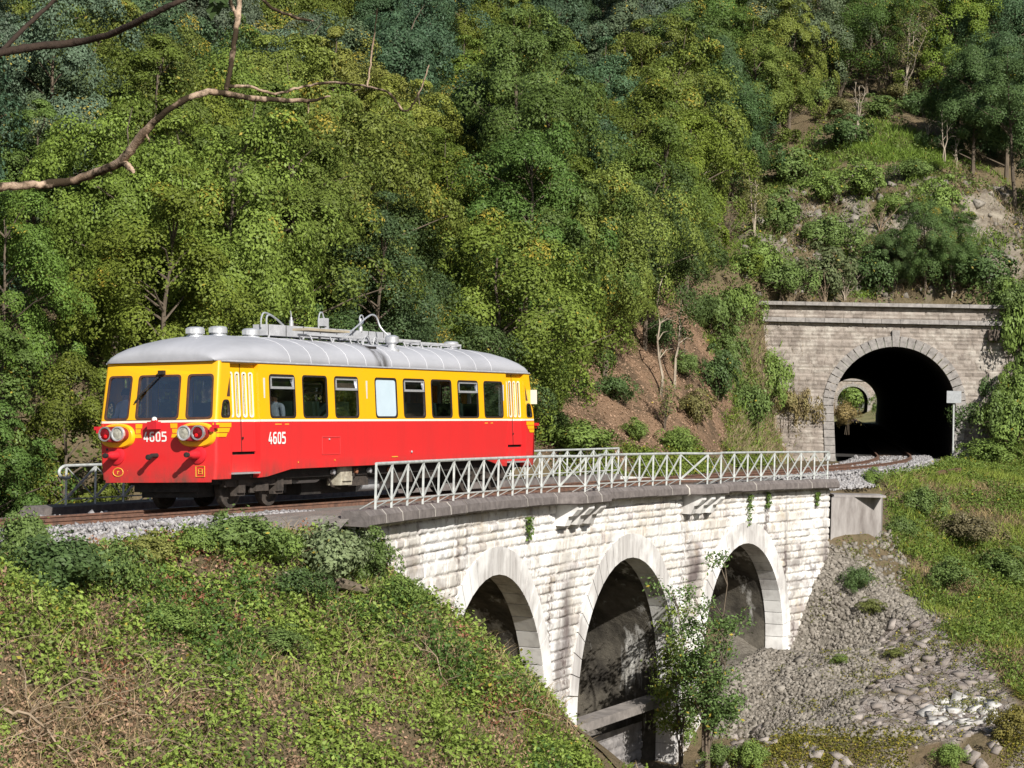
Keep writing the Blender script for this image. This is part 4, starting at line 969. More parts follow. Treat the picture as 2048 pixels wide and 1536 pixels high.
for x in (4.35, 9.08, 4.45, 9.18):
    m = MB(); m.tube([L(x, .75, 1.0), L(x, .75, 2.92)], .018, 8); m.build('grab_pole', POLE, rc)
m = MB(); m.box(L(.55, -.35, 1.48), (.55, 1.5, .55)); m.box(L(.42, -.35, 1.80), (.28, 1.3, .06)); dk = m.build('driving_desk', two('desk_grey', (.17, .18, .25), (.12, .13, .19), 3, .5, 0), rc)
m = MB(); a = np.linspace(0, 2*math.pi, 21); m.tube([L(.36+.05*math.sin(x), -.70+.17*math.cos(x), 2.02+.17*math.sin(x)) for x in a], .018, 6); m.tube([L(.36, -.70, 1.82), L(.36, -.70, 2.02)], .02, 6); m.build('handwheel', two('orange_wood', (.55, .25, .06), (.4, .17, .04), 4, .4, 0), dk)
# underframe
m = MB(); m.box(L(LEN/2, .0, .72), (LEN-.7, 2.2, .30)); m.beam(L(.5, .9, .60), L(LEN-.5, .9, .60), .12, .2); m.beam(L(.5, -.9, .60), L(LEN-.5, -.9, .60), .12, .2); m.build('underframe', DARKG, rc)
BOGG = two('bogie_grime', (.075, .06, .05), (.03, .026, .023), 6, .8, .3)
for c in (2.25, LEN-2.25):
    m = MB()
    for y in (.98, -.98):
        m.beam(L(c-1.35, y, .52), L(c+1.35, y, .52), .12, .16)
        for s in (-.78, .78):
            m.box(L(c+s, y, .46), (.26, .22, .30)); m.beam(L(c+s-.2, y, .28), L(c+s+.2, y, .28), .1, .06)
        m.box(L(c, y+.04*np.sign(y), .40), (.5, .18, .14))
        for s in (-.22, -.08, .08, .22): m.lathe(L(c+s, y, .30), (0, 0, 1), [(0, .07), (.2, .07)], 8)
    m.box(L(c, 0, .55), (.5, 1.9, .2)); bg_ = m.build('bogie', BOGG, rc)
    for s in (-.78, .78):
        for y in (.755, -.755):
            m = MB(); sy = np.sign(y); m.lathe(L(c+s, y-.07, .42), (0, 1, 0), [(0, .42), (.02, .45) if sy < 0 else (.02, .42), (.12, .42), (.135, .36), (.10, .33), (.09, .14), (.15, .12), (.15, .0)], 26); m.build('wheel', BOGG, bg_, smooth=True)
m = MB(); m.lathe(L(4.2, .75, .60), (-1, 0, 0), [(0, .0), (.0, .17), (.9, .17), (.9, 0)], 16); m.build('air_tank', GREYM, rc, smooth=True)
m = MB(); m.lathe(L(7.2, .6, .36), (-1, 0, 0), [(0, .0), (.0, .19), (1.5, .19), (1.5, 0)], 16); m.build('fuel_tank', GREYM, rc, smooth=True)
m = MB(); m.box(L(5.75, 1.02, .56), (.52, .34, .40)); m.box(L(5.75, 1.21, .50), (.40, .05, .1)); m.build('battery_box', two('dirty_cream_box', (.48, .45, .36), (.20, .17, .13), 5, .8, .2), rc)
m = MB(); m.box(L(6.6, .8, .50), (.9, .5, .34)); m.lathe(L(6.2, 1.0, .62), (0, 1, 0), [(0, .12), (.12, .12), (.14, .05)], 12); m.tube([L(4.5, .95, .7), L(5.2, 1.0, .62), (-5.4, 1.02, .35), (-6.0, .9, .28)], .03, 6); m.build('engine_block', BOGG, rc)
m = MB(); m.box(L(8.0, -.1, .45), (6.6, 1.5, .55)); m.box(L(2.25, 0, .42), (3.6, 1.3, .35)); m.box(L(LEN-2.25, 0, .42), (3.6, 1.3, .35)); m.build('underfloor_shade_box', DARKG, rc)  # dark boxes added to fill the underside with deep shade
m = MB(); m.box(L(8.6, .9, .55), (1.1, .4, .4)); m.box(L(10.2, .9, .58), (.9, .35, .32)); m.build('equipment_case', BOGG, rc)
for k, x in enumerate((5.2, 6.25, 6.9, 7.9, 8.8)):
    m = MB(); m.lathe(L(x, 1.12, .66), (0, 1, 0), [(0, .06), (.08, .06), (.1, .0)], 10); m.build('valve', two('rust_valve', (.35, .14, .07), (.22, .1, .06), 5, .7, 0) if k % 2 else ALU, rc)
m = MB(); m.beam(L(.35, .75, .50), L(.35, -.75, .50), .05, .28); m.build('front_shade_board', DARKG, rc)  # dark board added to deepen the shade below the cab

# ------------------------------------------------------------------ people aboard
def skin_body(name, verts, edges, radii, mats, facemat, loc):
    me = bpy.data.meshes.new(name); me.from_pydata([Vector(v) for v in verts], edges, []); o = bpy.data.objects.new(name, me); COL.objects.link(o)
    sk = o.modifiers.new('s', 'SKIN'); su_ = o.modifiers.new('u', 'SUBSURF'); su_.levels = 2
    for i, r in enumerate(radii): me.skin_vertices[0].data[i].radius = (r, r) if not hasattr(r, '__len__') else r
    me.skin_vertices[0].data[0].use_root = True
    dg = bpy.context.evaluated_depsgraph_get(); dg.update(); m2 = bpy.data.meshes.new_from_object(o.evaluated_get(dg)); bpy.data.objects.remove(o)
    for x in mats: m2.materials.append(x)
    for p_ in m2.polygons: p_.material_index = facemat(p_.center); p_.use_smooth = True
    o = bpy.data.objects.new(name, m2); COL.objects.link(o); return o
SKINM = two('skin', (.50, .30, .22), (.44, .25, .18), 8, .5, 0); TROU = two('dark_trousers', (.04, .045, .06), (.03, .03, .04), 8, .8, 0); HAIR = two('dark_hair', (.05, .035, .025), (.03, .02, .015), 20, .6, 0)
def seated(label, t, y, zs, shirt, face, group):
    """face: +1 looks to the railcar's front"""
    V = [(0, 0, .08), (0, 0, .32), (.02, 0, .52), (.03, 0, .60), (.06, 0, .72), (.07, 0, .80), (.02, .19, .53), (.02, -.19, .53), (.06, .24, .28), (.06, -.24, .28), (.28, .20, .20), (.28, -.20, .20), (.40, .14, .22), (.40, -.14, .22), (.12, .10, .07), (.12, -.10, .07), (.44, .12, .09), (.44, -.12, .09), (.46, .12, -.36), (.46, -.12, -.36), (.60, .12, -.40), (.60, -.12, -.40)]
    E_ = [(0,1),(1,2),(2,3),(3,4),(4,5),(2,6),(2,7),(6,8),(7,9),(8,10),(9,11),(10,12),(11,13),(0,14),(0,15),(14,16),(15,17),(16,18),(17,19),(18,20),(19,21)]
    R_ = [.14, .14, .10, .055, .095, .07, .065, .065, .048, .048, .038, .038, .03, .03, .09, .09, .065, .065, .045, .045, .035, .035]
    M4 = rc.matrix_basis @ Matrix.Translation(Vector(L(t, y, zs))) @ (Matrix.Identity(4) if face > 0 else Matrix.Rotation(math.pi, 4, 'Z'))
    fmx = lambda c: 0 if c.z > .60 or c.x > .33 and c.z > .14 else (2 if c.z < .10 else 1)
    o = skin_body('person', V, E_, R_, [SKINM, shirt, TROU], fmx, None)
    o.matrix_basis = M4; tag(o, label, 'person', group); OFF[o.name] = Vector((0, 0, 0))
    m = MB(); m.lathe((.045, 0, .70), (-.15, 0, 1), [(0, .108), (.06, .114), (.12, .09), (.15, .04), (.155, 0)], 14); m.build('hair', HAIR, o, smooth=True)
    m = MB(); m.lathe((.15, 0, .70), (1, 0, -.3), [(0, .022), (.03, .015), (.035, 0)], 8); m.build('nose', SKINM, o, smooth=True)
WSHIRT = two('white_shirt', (.72, .74, .76), (.6, .62, .66), 6, .8, .2); BSHIRT = two('pale_blue_shirt', (.55, .64, .78), (.35, .42, .55), 9, .8, .2)
bpy.context.view_layer.update()
seated('person in a white shirt at the left windscreen of the railcar', .62, -1.08, 1.62, WSHIRT, 1, None)
seated('person in a pale blue shirt behind the first side window after the door', 3.02, .98, 1.56, BSHIRT, 1, None)
# ------------------------------------------------------------------ vegetation
def gnd(px, py, d0=33., d1=200.):
    D = np.arange(d0, d1, .1); dx, dy = px-1024, py-768; a, b = CR*dx+SR*dy, -SR*dx+CR*dy
    X = a*D/F; Z = CZ-b*D/F; k = np.nonzero(Z < ground(X, D))[0]
    i = k[0] if len(k) else len(D)-1
    return np.array([X[i], D[i], float(ground(X[i], D[i]))])
def unit(v): return v/(np.linalg.norm(v, axis=-1, keepdims=True)+1e-9)
def leaf_quads(C, N, a, b, rg):
    n = len(C); T = unit(np.cross(N, unit(rg.normal(size=(n, 3))))); B = np.cross(N, T)
    a = np.broadcast_to(np.asarray(a, float), (n,))[:, None]; b = np.broadcast_to(np.asarray(b, float), (n,))[:, None]
    return np.stack([C-T*a, C+B*b-T*a*.1, C+T*a, C-B*b-T*a*.1], 1).reshape(-1, 3)
def blade_quads(P, h, w, rg, lean=.35):
    n = len(P); d = unit(np.c_[rg.normal(0, lean, (n, 2)), np.ones(n)]); a = rg.rand(n)*2*math.pi; s = np.c_[np.cos(a), np.sin(a), np.zeros(n)]
    h = np.broadcast_to(h, (n,))[:, None]; w = np.broadcast_to(w, (n,))[:, None]
    tip = P+d*h+np.c_[d[:, :2]*h*.5, -.1*h]; mid = P+d*h*.55
    return np.stack([P, mid+s*w, tip, mid-s*w], 1).reshape(-1, 3)
CUBE = np.array([[x, y, z] for x in (-1, 1) for y in (-1, 1) for z in (-1, 1)], float)
CUBEF = np.array([(0,1,3,2),(4,6,7,5),(0,4,5,1),(2,3,7,6),(0,2,6,4),(1,5,7,3)])
def stones(P, S, rg, N=None, jit=.38):
    n = len(P); V = CUBE[None]*(1+rg.uniform(-jit, jit, (n, 8, 3)))*.5*S[:, None, :]
    if N is None: q = unit(rg.normal(size=(n, 3)))
    else: q = N
    t = unit(np.cross(q, unit(rg.normal(size=(n, 3))))); b = np.cross(q, t); R = np.stack([t, b, q], 1)
    V = np.einsum('nij,njk->nik', V, R)+P[:, None]
    idx = (np.arange(n)[:, None, None]*8+CUBEF[None]).reshape(-1, 4)
    return V.reshape(-1, 3), idx

# --- crowns, one mesh per variant, shared between the trees
def crown_arrays(seed, R=3.0, H=6.0, nclump=95, per=170, leaf=.054, layered=.5, droop=.0, hollow=.45, zbase=2.0, aut=.02, fine=1.0, lobk=1.0):
    rg = np.random.RandomState(seed)
    d = unit(rg.normal(size=(nclump, 3))); r = rg.uniform(hollow, 1.08, nclump)**.75
    lob = 1+.34*lobk*np.sin(d[:, 0]*3.1+seed)*np.cos(d[:, 1]*2.7+seed*1.3)+.16*np.sin(d[:, 2]*6+seed*2.1+d[:, 0]*4)
    C = d*r[:, None]*lob[:, None]*np.array([R, R, H/2]); C[:, 2] += zbase+H/2
    # crowns widen below the middle a little and taper at the top
    tz = (C[:, 2]-zbase)/H; C[:, :2] *= np.clip(1.22-.55*tz, .45, 1.25)[:, None]
    N0 = unit(unit(np.c_[C[:, :2], (C[:, 2]-zbase-H*.35)[:, None]])*(1-layered*.7)+np.array([0, 0, 1.])*layered*.7)
    LC = []; LN = []; LT = []; LA = []
    for k in range(nclump):
        n = int(per*rg.uniform(.55, 1.35)); sr = rg.uniform(.42, .92)*R/3.0*fine
        out = unit(np.r_[C[k, :2], 0.2]); side = unit(np.cross(out, [0, 0, 1.])); fl_ = rg.uniform(.35, .6) if rg.rand() < layered else rg.uniform(.6, .95); q = unit(rg.normal(size=(n, 3))+np.array([.35, 0, .75]))*rg.uniform(.62, 1.06, (n, 1))*np.array([1.05, .95, fl_])*sr
        nk = N0[k]; tx = unit(out-nk*(out@nk)); ty = np.cross(nk, tx)
        p = C[k]+q[:, :1]*tx+q[:, 1:2]*ty+q[:, 2:]*nk; p[:, 2] -= droop*np.maximum(q[:, 0], 0)**2 + droop*.4*np.abs(q[:, 0])
        nn = unit(unit(q[:, :1]*tx+q[:, 1:2]*ty+q[:, 2:]*nk/fl_)*.95+nk*.35+rg.normal(size=(n, 3))*.42)
        LC.append(p); LN.append(nn); tc = rg.uniform(-.16, .16); LT.append(np.clip(.5+tc+rg.normal(0, .17, n), 0, 1))
        LA.append((rg.rand(n) < (aut*9 if rg.rand() < .07 else aut*.12))*rg.uniform(.4, 1, n))
    C_, N_, T_, A_ = map(np.concatenate, (LC, LN, LT, LA)); s = leaf*rg.uniform(.7, 1.35, len(C_))
    return leaf_quads(C_, N_, s, s*.56, rg), T_, A_, C
def crown_obj(name, seed, parent, mat=LEAF, **kw):
    V, T, A, C = crown_arrays(seed, **kw)
    o = quad_mesh(name, V, len(V)//4, mat, fattr={'tone': T, 'aut': A}, parent=parent); return o, C
def trunk_mesh(seed, H, zb, C, r0, nb=16, lean=.3, forks=1):
    rg = random.Random(seed); m = MB()
    for fk in range(forks):
        ox, oy = (rg.uniform(-.25, .25)*(forks > 1) for _ in range(2)); lx, ly = rg.uniform(-lean, lean), rg.uniform(-lean, lean)
        top = zb+H*.8; P = [(ox, oy, -.6)]
        for k in range(1, 9): z = top*k/8; P.append((ox+lx*k/8*(1+forks)+rg.uniform(-.07, .07), oy+ly*k/8*(1+forks)+rg.uniform(-.07, .07), z))
        m.tube(P, np.linspace(r0, r0*.22, 9)/(1+.3*(forks-1)), 7)
        pick = rg.sample(range(len(C)), min(nb//forks, len(C)))
        for k in pick:
            c = C[k]; z0 = max(.35*zb+.3, min(top*.95, c[2]-.35*math.hypot(c[0], c[1])-.4)); i = max(0, min(7, int(z0/top*8))); f = z0/top*8-i; q = np.array(P[i])*(1-f)+np.array(P[i+1])*f
            mid = (q+c)/2+np.array([rg.uniform(-.2, .2), rg.uniform(-.2, .2), .15]); m.tube([q, (q+mid)/2, mid, c], [r0*.34, r0*.26, r0*.18, .012], 5)
    return m
FAR_L = (-3000, -3000)
PROTO = []
specs = [dict(R=3.0, H=6.4, layered=.55, droop=.25, aut=.03), dict(R=2.7, H=7.0, layered=.35, droop=.1, aut=.01), dict(R=3.3, H=5.8, layered=.7, droop=.3, aut=.05), dict(R=2.5, H=6.6, layered=.45, droop=.6, aut=.02),
         dict(R=3.1, H=6.2, layered=.25, droop=.05, aut=.0, leaf=.058), dict(R=2.9, H=7.4, layered=.6, droop=.4, aut=.03), dict(R=3.4, H=6.0, layered=.4, droop=.2, aut=.02), dict(R=2.4, H=7.2, layered=.65, droop=.3, aut=.01)]
for k, sp in enumerate(specs):
    r = thing('broadleaf_tree', 'x', 'tree'); c, C = crown_obj('crown', 100+k, r, nclump=92, per=470, zbase=1.6+.5*(k % 3), **sp)
    trunk_mesh(200+k, sp['H'], 1.6+.5*(k % 3), C, .13, 18).build('trunk', BARK, r, smooth=True); PROTO.append(r)
used = set()
def place_tree(k, P, s, rot, col, label, group, zs=1.0, name='broadleaf_tree', protos=None):
    protos = protos or PROTO; src = protos[k % len(protos)]
    r = src if src.name not in used else copy_tree(src)
    used.add(src.name); r.location = P; r.rotation_euler = (0, 0, rot); r.scale = (s, s, s*zs)
    for ch in r.children:
        if ch.name.startswith(('crown', 'foliage')): ch.color = tuple(col)+(1,)
    tag(r, label, 'tree' if 'tree' in r.name else 'shrub', group); return r
# colour of the wood by place, read off the photograph
OLIVE, MID, DARK, BLUE, GREY, YEL_, BRI, LIME = [tuple(1.18*q for q in c_) for c_ in ((.100, .130, .024), (.074, .118, .026), (.054, .088, .031), (.060, .104, .050), (.088, .122, .074), (.165, .172, .036), (.092, .146, .028), (.126, .165, .030))]
NAMEC = {OLIVE: 'olive green', MID: 'mid green', DARK: 'dark green', BLUE: 'blue-green', GREY: 'grey-green', YEL_: 'yellowing', BRI: 'bright green', LIME: 'yellow-green'}
ANCH = [(60, 60, OLIVE), (200, 40, DARK), (60, 270, GREY), (60, 430, BLUE), (250, 140, BLUE), (330, 60, BLUE), (440, 90, GREY), (600, 60, OLIVE), (700, 40, BLUE), (180, 250, OLIVE), (330, 260, OLIVE), (470, 230, MID), (120, 380, MID), (330, 400, DARK), (500, 350, OLIVE),
        (640, 160, GREY), (720, 250, YEL_), (640, 280, LIME), (800, 320, YEL_), (860, 190, BLUE), (820, 100, BLUE), (900, 260, DARK), (950, 90, LIME), (1000, 170, LIME), (1080, 60, BLUE), (1160, 120, BLUE), (1220, 60, GREY), (1280, 190, OLIVE), (1130, 230, BLUE), (1250, 230, BLUE), (1300, 40, GREY), (1090, 180, OLIVE),
        (250, 440, LIME), (380, 430, LIME), (60, 520, MID), (180, 520, DARK), (300, 540, OLIVE), (290, 610, YEL_), (430, 620, YEL_), (100, 640, BRI), (80, 760, MID), (170, 700, BRI), (60, 900, MID), (150, 860, OLIVE), (540, 560, DARK), (620, 470, OLIVE), (700, 560, DARK), (700, 420, OLIVE), (860, 460, OLIVE), (960, 580, LIME), (860, 600, DARK), (1020, 340, BLUE), (1090, 300, MID), (1130, 420, OLIVE), (1230, 350, OLIVE), (1330, 320, LIME), (1250, 440, BRI), (1180, 520, LIME), (1280, 530, DARK), (1360, 450, GREY), (1020, 500, MID), (1090, 600, OLIVE), (1210, 650, OLIVE), (1140, 700, MID), (1400, 560, BRI),
        (1440, 120, MID), (1500, 60, LIME), (1560, 120, LIME), (1490, 240, DARK), (1560, 190, LIME), (1430, 30, BRI), (1640, 60, GREY), (1730, 60, MID), (1830, 40, OLIVE), (1870, 20, LIME), (1960, 60, BLUE), (2010, 130, DARK), (1980, 230, DARK), (2030, 300, BLUE), (1680, 150, OLIVE), (1780, 140, MID)]
AXY = np.array([(a, b) for a, b, c in ANCH], float)
rg = np.random.RandomState(12); pts = []
CLEAR = [(1440, 420), (1560, 330), (1600, 230), (1660, 215), (1760, 225), (1850, 235), (1930, 250), (1990, 360), (2200, 420), (2200, 1000), (1040, 1000), (1040, 905), (1120, 790), (1230, 770), (1330, 690), (1410, 560)]
tries = 0
while tries < 60000 and len(pts) < 250:
    tries += 1
    Y = rg.uniform(57, 158); X = rg.uniform(-.26, .24)*Y
    z = float(ground(X, Y)); x, y = pix((X, Y, z))
    if x < -160 or x > 2160 or y < -240: continue
    u_, v_ = uv([X], [Y]); u_, v_ = u_[0], v_[0]
    if u_ < 72 and v_ > -7.6: continue
    if inpoly(np.array([x]), np.array([y]), CLEAR)[0] and Y > 70: continue
    al = (X-PC[0])*PH[0]+(Y-PC[1])*PH[1]
    if 0 < x < 2048 and al > -8 and al < 4 and x > 1450: continue
    md = 2.9+.012*(Y-60)
    if any((X-a)**2+(Y-b)**2 < md*md for a, b, _ in pts): continue
    pts.append((X, Y, z))
PLACES = [(0, 230, 0, 330, 'above the bare bough at the left edge'), (230, 520, 0, 330, 'around the forked bare bough'), (520, 800, 0, 330, 'right of the forked bare bough'), (800, 1100, 0, 330, 'in the upper middle of the slope'), (1100, 1400, 0, 330, 'on the slope up left of the clearing'), (1400, 1660, 0, 420, 'along the left rim of the clearing'), (1660, 1880, 0, 300, 'at the top of the clearing'), (1880, 2100, 0, 450, 'along the right rim of the clearing'),
          (0, 230, 330, 640, 'below the bare bough at the left edge'), (230, 520, 330, 640, 'up behind the railcar cab'), (520, 800, 330, 650, 'up behind the railcar roof radiator'), (800, 1100, 330, 650, 'up behind the railcar rear half'), (1100, 1450, 330, 720, 'above the bare brown bank'), (-200, 240, 640, 1100, 'left of the railcar front'), (240, 1100, 600, 1100, 'close behind the railcar')]
rg2 = np.random.RandomState(99); n_in = len(pts); tries = 0
while tries < 20000 and len(pts) < n_in+85:                        # the wood goes on beyond the right and left frame edges
    tries += 1; Y = rg2.uniform(70, 158); sd = rg2.rand() < .72; X = rg2.uniform(.232, .40)*Y if sd else -rg2.uniform(.262, .33)*Y
    if sd and (Y < 112 and X < 36): continue
    if any((X-a)**2+(Y-b)**2 < 12 for a, b, _ in pts): continue
    if not sd and uv([X], [Y])[1][0] > -8: continue
    pts.append((X, Y, float(ground(X, Y))))
info = []
for i, (X, Y, z) in enumerate(pts):
    s = rg.uniform(.78, 1.18)*(.86 if Y < 75 else 1.0); cx, cy = pix((X, Y, z+5.2*s))
    j = int(np.argmin(((AXY-np.array([cx, cy]))**2).sum(1)+rg.uniform(0, 2500, len(AXY)))); col = ANCH[j][2]
    pl = next((p_[4] for p_ in PLACES if p_[0] <= cx < p_[1] and p_[2] <= cy < p_[3]), ('beyond the right frame edge' if cx > 2048 else 'beyond the left frame edge') if cx > 2100 or cx < -200 else 'high on the wooded slope' if cy < 0 else 'on the wooded slope')
    info.append([i, cx, cy, s, col, pl])
groups = {}
for r_ in info: groups.setdefault((NAMEC[r_[4]], r_[5]), []).append(r_)
ORD = ['leftmost', 'second from left', 'third from left', 'fourth from left', 'fifth from left', 'sixth from left', 'seventh from left', 'eighth from left', 'ninth from left', 'tenth from left', 'eleventh from left', 'twelfth from left']
ORD = [q.replace(' from left', '') if ' from' in q else q for q in ORD]
ORD = [ORD[0]]+[q+' from left' for q in ORD[1:]]
lab = {}
for (cn, pl), rs in groups.items():
    rs.sort(key=lambda q: q[1])
    for k, q in enumerate(rs): lab[q[0]] = f'{cn} tree {pl}' + (f', {ORD[min(k, 11)]}' if len(rs) > 1 else '')
for i, cx, cy, s, col, pl in info:
    X, Y, z = pts[i]; j = rg.uniform(.86, 1.16); cj = [col[0]*j*rg.uniform(.92, 1.1), col[1]*j, col[2]*j*rg.uniform(.85, 1.2)]
    kk = rg.randint(8)
    place_tree(kk, (X, Y, z-.15), s, rg.uniform(0, 6.28), cj, lab[i], 'trees on the wooded slope', rg.uniform(.9, 1.15))

# --- undergrowth: one mass of leaves over the slope
def in_view(X, Y, Z, m=60):
    x, y = pixgrid(X, Y, Z); return (x > -m-150) & (x < 2048+m+620) & (y > -m) & (y < 1536+m)
def scatter(n, X0, X1, Y0, Y1, rg):
    X = rg.uniform(X0, X1, n); Y = rg.uniform(Y0, Y1, n); Z = ground(X, Y); k = in_view(X, Y, Z, 80); return X[k], Y[k], Z[k]
def clumps(X, Y, Z, n, rad, hgt, leaf, rg, tone=0., aut=.02, nup=.6):
    """domes of leaves on the ground"""
    m = len(X); k = np.repeat(np.arange(m), n); q = rg.normal(size=(len(k), 2))*.5; rr = np.broadcast_to(rad, (m,))[k]; hh = np.broadcast_to(hgt, (m,))[k]
    x = X[k]+q[:, 0]*rr; y = Y[k]+q[:, 1]*rr; e = np.exp(-(q**2).sum(1)*1.3); z = ground(x, y)+hh*e*rg.uniform(.55, 1.05, len(k))+.02
    N = unit(np.c_[q*.8, np.full(len(k), nup)]+rg.normal(size=(len(k), 3))*.42); s = leaf*rg.uniform(.65, 1.4, len(k))
    t_ = np.clip(.5+np.repeat(rg.uniform(-.25, .25, m), n)+tone+rg.normal(0, .13, len(k)), 0, 1)
    return leaf_quads(np.c_[x, y, z], N, s, s*.58, rg), t_, (rg.rand(len(k)) < aut)*rg.uniform(.3, 1, len(k))
def stuff_leaves(name, label, parts, col, mat=LEAF):
    V = np.concatenate([p_[0] for p_ in parts]); o = quad_mesh(name, V, len(V)//4, mat, fattr={'tone': np.concatenate([p_[1] for p_ in parts]), 'aut': np.concatenate([p_[2] for p_ in parts])})
    o.color = tuple(col)+(1,); tag(o, label, name.replace('_', ' '), kind='stuff'); return o
rg = np.random.RandomState(77)
X, Y, Z = scatter(21000, -44, 58, 56, 160, rg); u_, v_ = uv(X, Y); x, y = pixgrid(X, Y, Z)
k = (v_ < -6.2) & ~((u_ > 66) & (np.abs((X-PC[0])*PN[0]+(Y-PC[1])*PN[1]) < 6) & (((X-PC[0])*PH[0]+(Y-PC[1])*PH[1]) < 1.2)); lit = inpoly(x, y, LIT) & (Y > 78); clf = inpoly(x, y, CLEAR)
den = fbm(X*.25, Y*.25, 3, 4); k &= ~(lit & ((den < .63) | (rg.rand(len(X)) < .6))); k &= ~(clf & ((den < .43) | (rg.rand(len(X)) < .35)))
X, Y, Z = X[k], Y[k], Z[k]; h = rg.uniform(.3, .9, len(X))
a = clumps(X, Y, Z, 34, rg.uniform(.5, 1.1, len(X)), h, .075, rg)
stuff_leaves('undergrowth', 'low green undergrowth covering the slope between the trees', [a], (.115, .155, .04))
# --- near bank: brambles, weeds, dry grass
NGREEN = (.20, .27, .055)
rg = np.random.RandomState(5)
def bankmask(X, Y):
    u_, v_ = uv(X, Y); e = (u_-17.4)+np.maximum(v_-3.2, 0)*1.25
    return u_, v_, (v_ > 2.15+.5*fbm(u_*.9, u_*0, 2, 3)) & (e < 1.0) & ((v_ > vq(u_)-.26) | (u_ < .2)) & ((u_ < -4.5) | (v_ > 2.15+2.0*sstep(-5, -.5, u_))) & (Y > 30)
PATHP = [(1120, 1425), (1165, 1440), (1240, 1490), (1300, 1540), (1230, 1560), (1180, 1490), (1130, 1450)]
PATHP = [(1105, 1418), (1165, 1428), (1250, 1490), (1320, 1560), (1215, 1570), (1165, 1490), (1115, 1450)]
parts = []; X, Y, Z = scatter(150000, -16, 8, 31, 62, rg); u_, v_, k = bankmask(X, Y); x, y = pixgrid(X, Y, Z)
k &= ~inpoly(x, y, PATHP)
X, Y, Z, u_, v_, x, y = (q[k] for q in (X, Y, Z, u_, v_, x, y))
den = .5*fbm(X*.8+3, Y*.8, 4, 114)+.5*fbm(X*1.9, Y*1.9, 3, 15); gr = .540+.05*sstep(0, 700, x)-.04*sstep(1150, 1536, y)*(x < 620)-.13*sstep(1290, 1440, y)*sstep(480, 120, x)-.05*sstep(250, 60, x)*sstep(1340, 1200, y)-.07*sstep(780, 900, x)*sstep(1230, 1360, y)
k = rg.rand(len(X)) < sstep(.50, .43, den-(gr-.45)*1.0)*.12
Xg, Yg, Zg = X[k], Y[k], Z[k]; hg = (.35+.65*sstep(0, 1.6, v_[k]-2.15-2.0*sstep(-5, -.5, u_[k])))*rg.uniform(.10, .36, len(Xg))*(1+.8*(fbm(Xg*.3, Yg*.3, 2, 8) > .58))
parts.append(clumps(Xg, Yg, Zg, 36, rg.uniform(.20, .46, len(Xg)), hg, .041, rg, .04, .02, .75))
k = (rg.rand(len(X)) < sstep(.55, .63, fbm(X*.55+30, Y*.55, 4, 51))*.07) & (v_ > 4.2+2*sstep(-5, -.5, u_)) & (u_ < 9); Xn, Yn, Zn = X[k], Y[k], Z[k]
stuff_leaves('nettles', 'taller dark green nettles in patches on the near bank', [clumps(Xn, Yn, Zn, 40, rg.uniform(.25, .5, len(Xn)), rg.uniform(.3, .75, len(Xn)), .036, rg, -.05, .0, .5)], (.085, .15, .036))
k = rg.rand(len(X)) < sstep(.60, .68, fbm(X*.6+70, Y*.6, 4, 52))*.05; Xn, Yn, Zn = X[k], Y[k], Z[k]
stuff_leaves('red_stems', 'rust coloured withered bramble patches on the near bank', [clumps(Xn, Yn, Zn, 30, rg.uniform(.2, .45, len(Xn)), rg.uniform(.15, .4, len(Xn)), .032, rg, 0, .0, .5)], (.27, .125, .075), LEAF_DRY)
stuff_leaves('brambles', 'green bramble leaves covering the near bank below the track', parts, NGREEN)
k = rg.rand(len(X)) < .012+sstep(.44, .52, den-(gr-.45))*.11
Xd, Yd, Zd = X[k], Y[k], Z[k]
stuff_leaves('withered_leaves', 'brown withered weeds and leaf litter on the near bank', [clumps(Xd, Yd, Zd, 26, rg.uniform(.25, .55, len(Xd)), rg.uniform(.06, .26, len(Xd)), .030, rg, 0, .0, .6)], (.36, .235, .155), LEAF_DRY)
def stuff_blades(name, label, P, h, w, col, rg, lean=.35, mat=LEAF):
    V = blade_quads(P, h, w, rg, lean); n = len(P)
    o = quad_mesh(name, V, n, mat, fattr={'tone': np.clip(rg.normal(.5, .2, n), 0, 1), 'aut': np.zeros(n)}); o.color = tuple(col)+(1,); tag(o, label, name.replace('_', ' '), kind='stuff'); return o
k = rg.rand(len(X)) < .015+.30*sstep(.54, .66, fbm(X*.5+9, Y*.5, 3, 44)+.12*(x < 200)+.10*((x < 420) & (y > 1300))+.06*(x > 880))
P = np.c_[X, Y, Z][k]; P = np.repeat(P, 3, 0)+rg.normal(0, .07, (k.sum()*3, 3))*np.array([1, 1, 0])
stuff_blades('dry_grass', 'straw coloured dry grass and thin stems on the near bank', P, rg.uniform(.15, .55, len(P)), rg.uniform(.004, .008, len(P)), (.40, .30, .17), rg, .55, LEAF_DRY)
k = rg.rand(len(X)) < .04+.30*((x > 860) & (y > 1330)); P = np.c_[X, Y, Z][k]; P = np.repeat(P, 4, 0)+rg.normal(0, .09, (k.sum()*4, 3))*np.array([1, 1, 0])
stuff_blades('green_grass', 'fresh green grass tufts on the near bank', P, rg.uniform(.10, .32, len(P)), rg.uniform(.006, .012, len(P)), (.15, .21, .035), rg, .5)
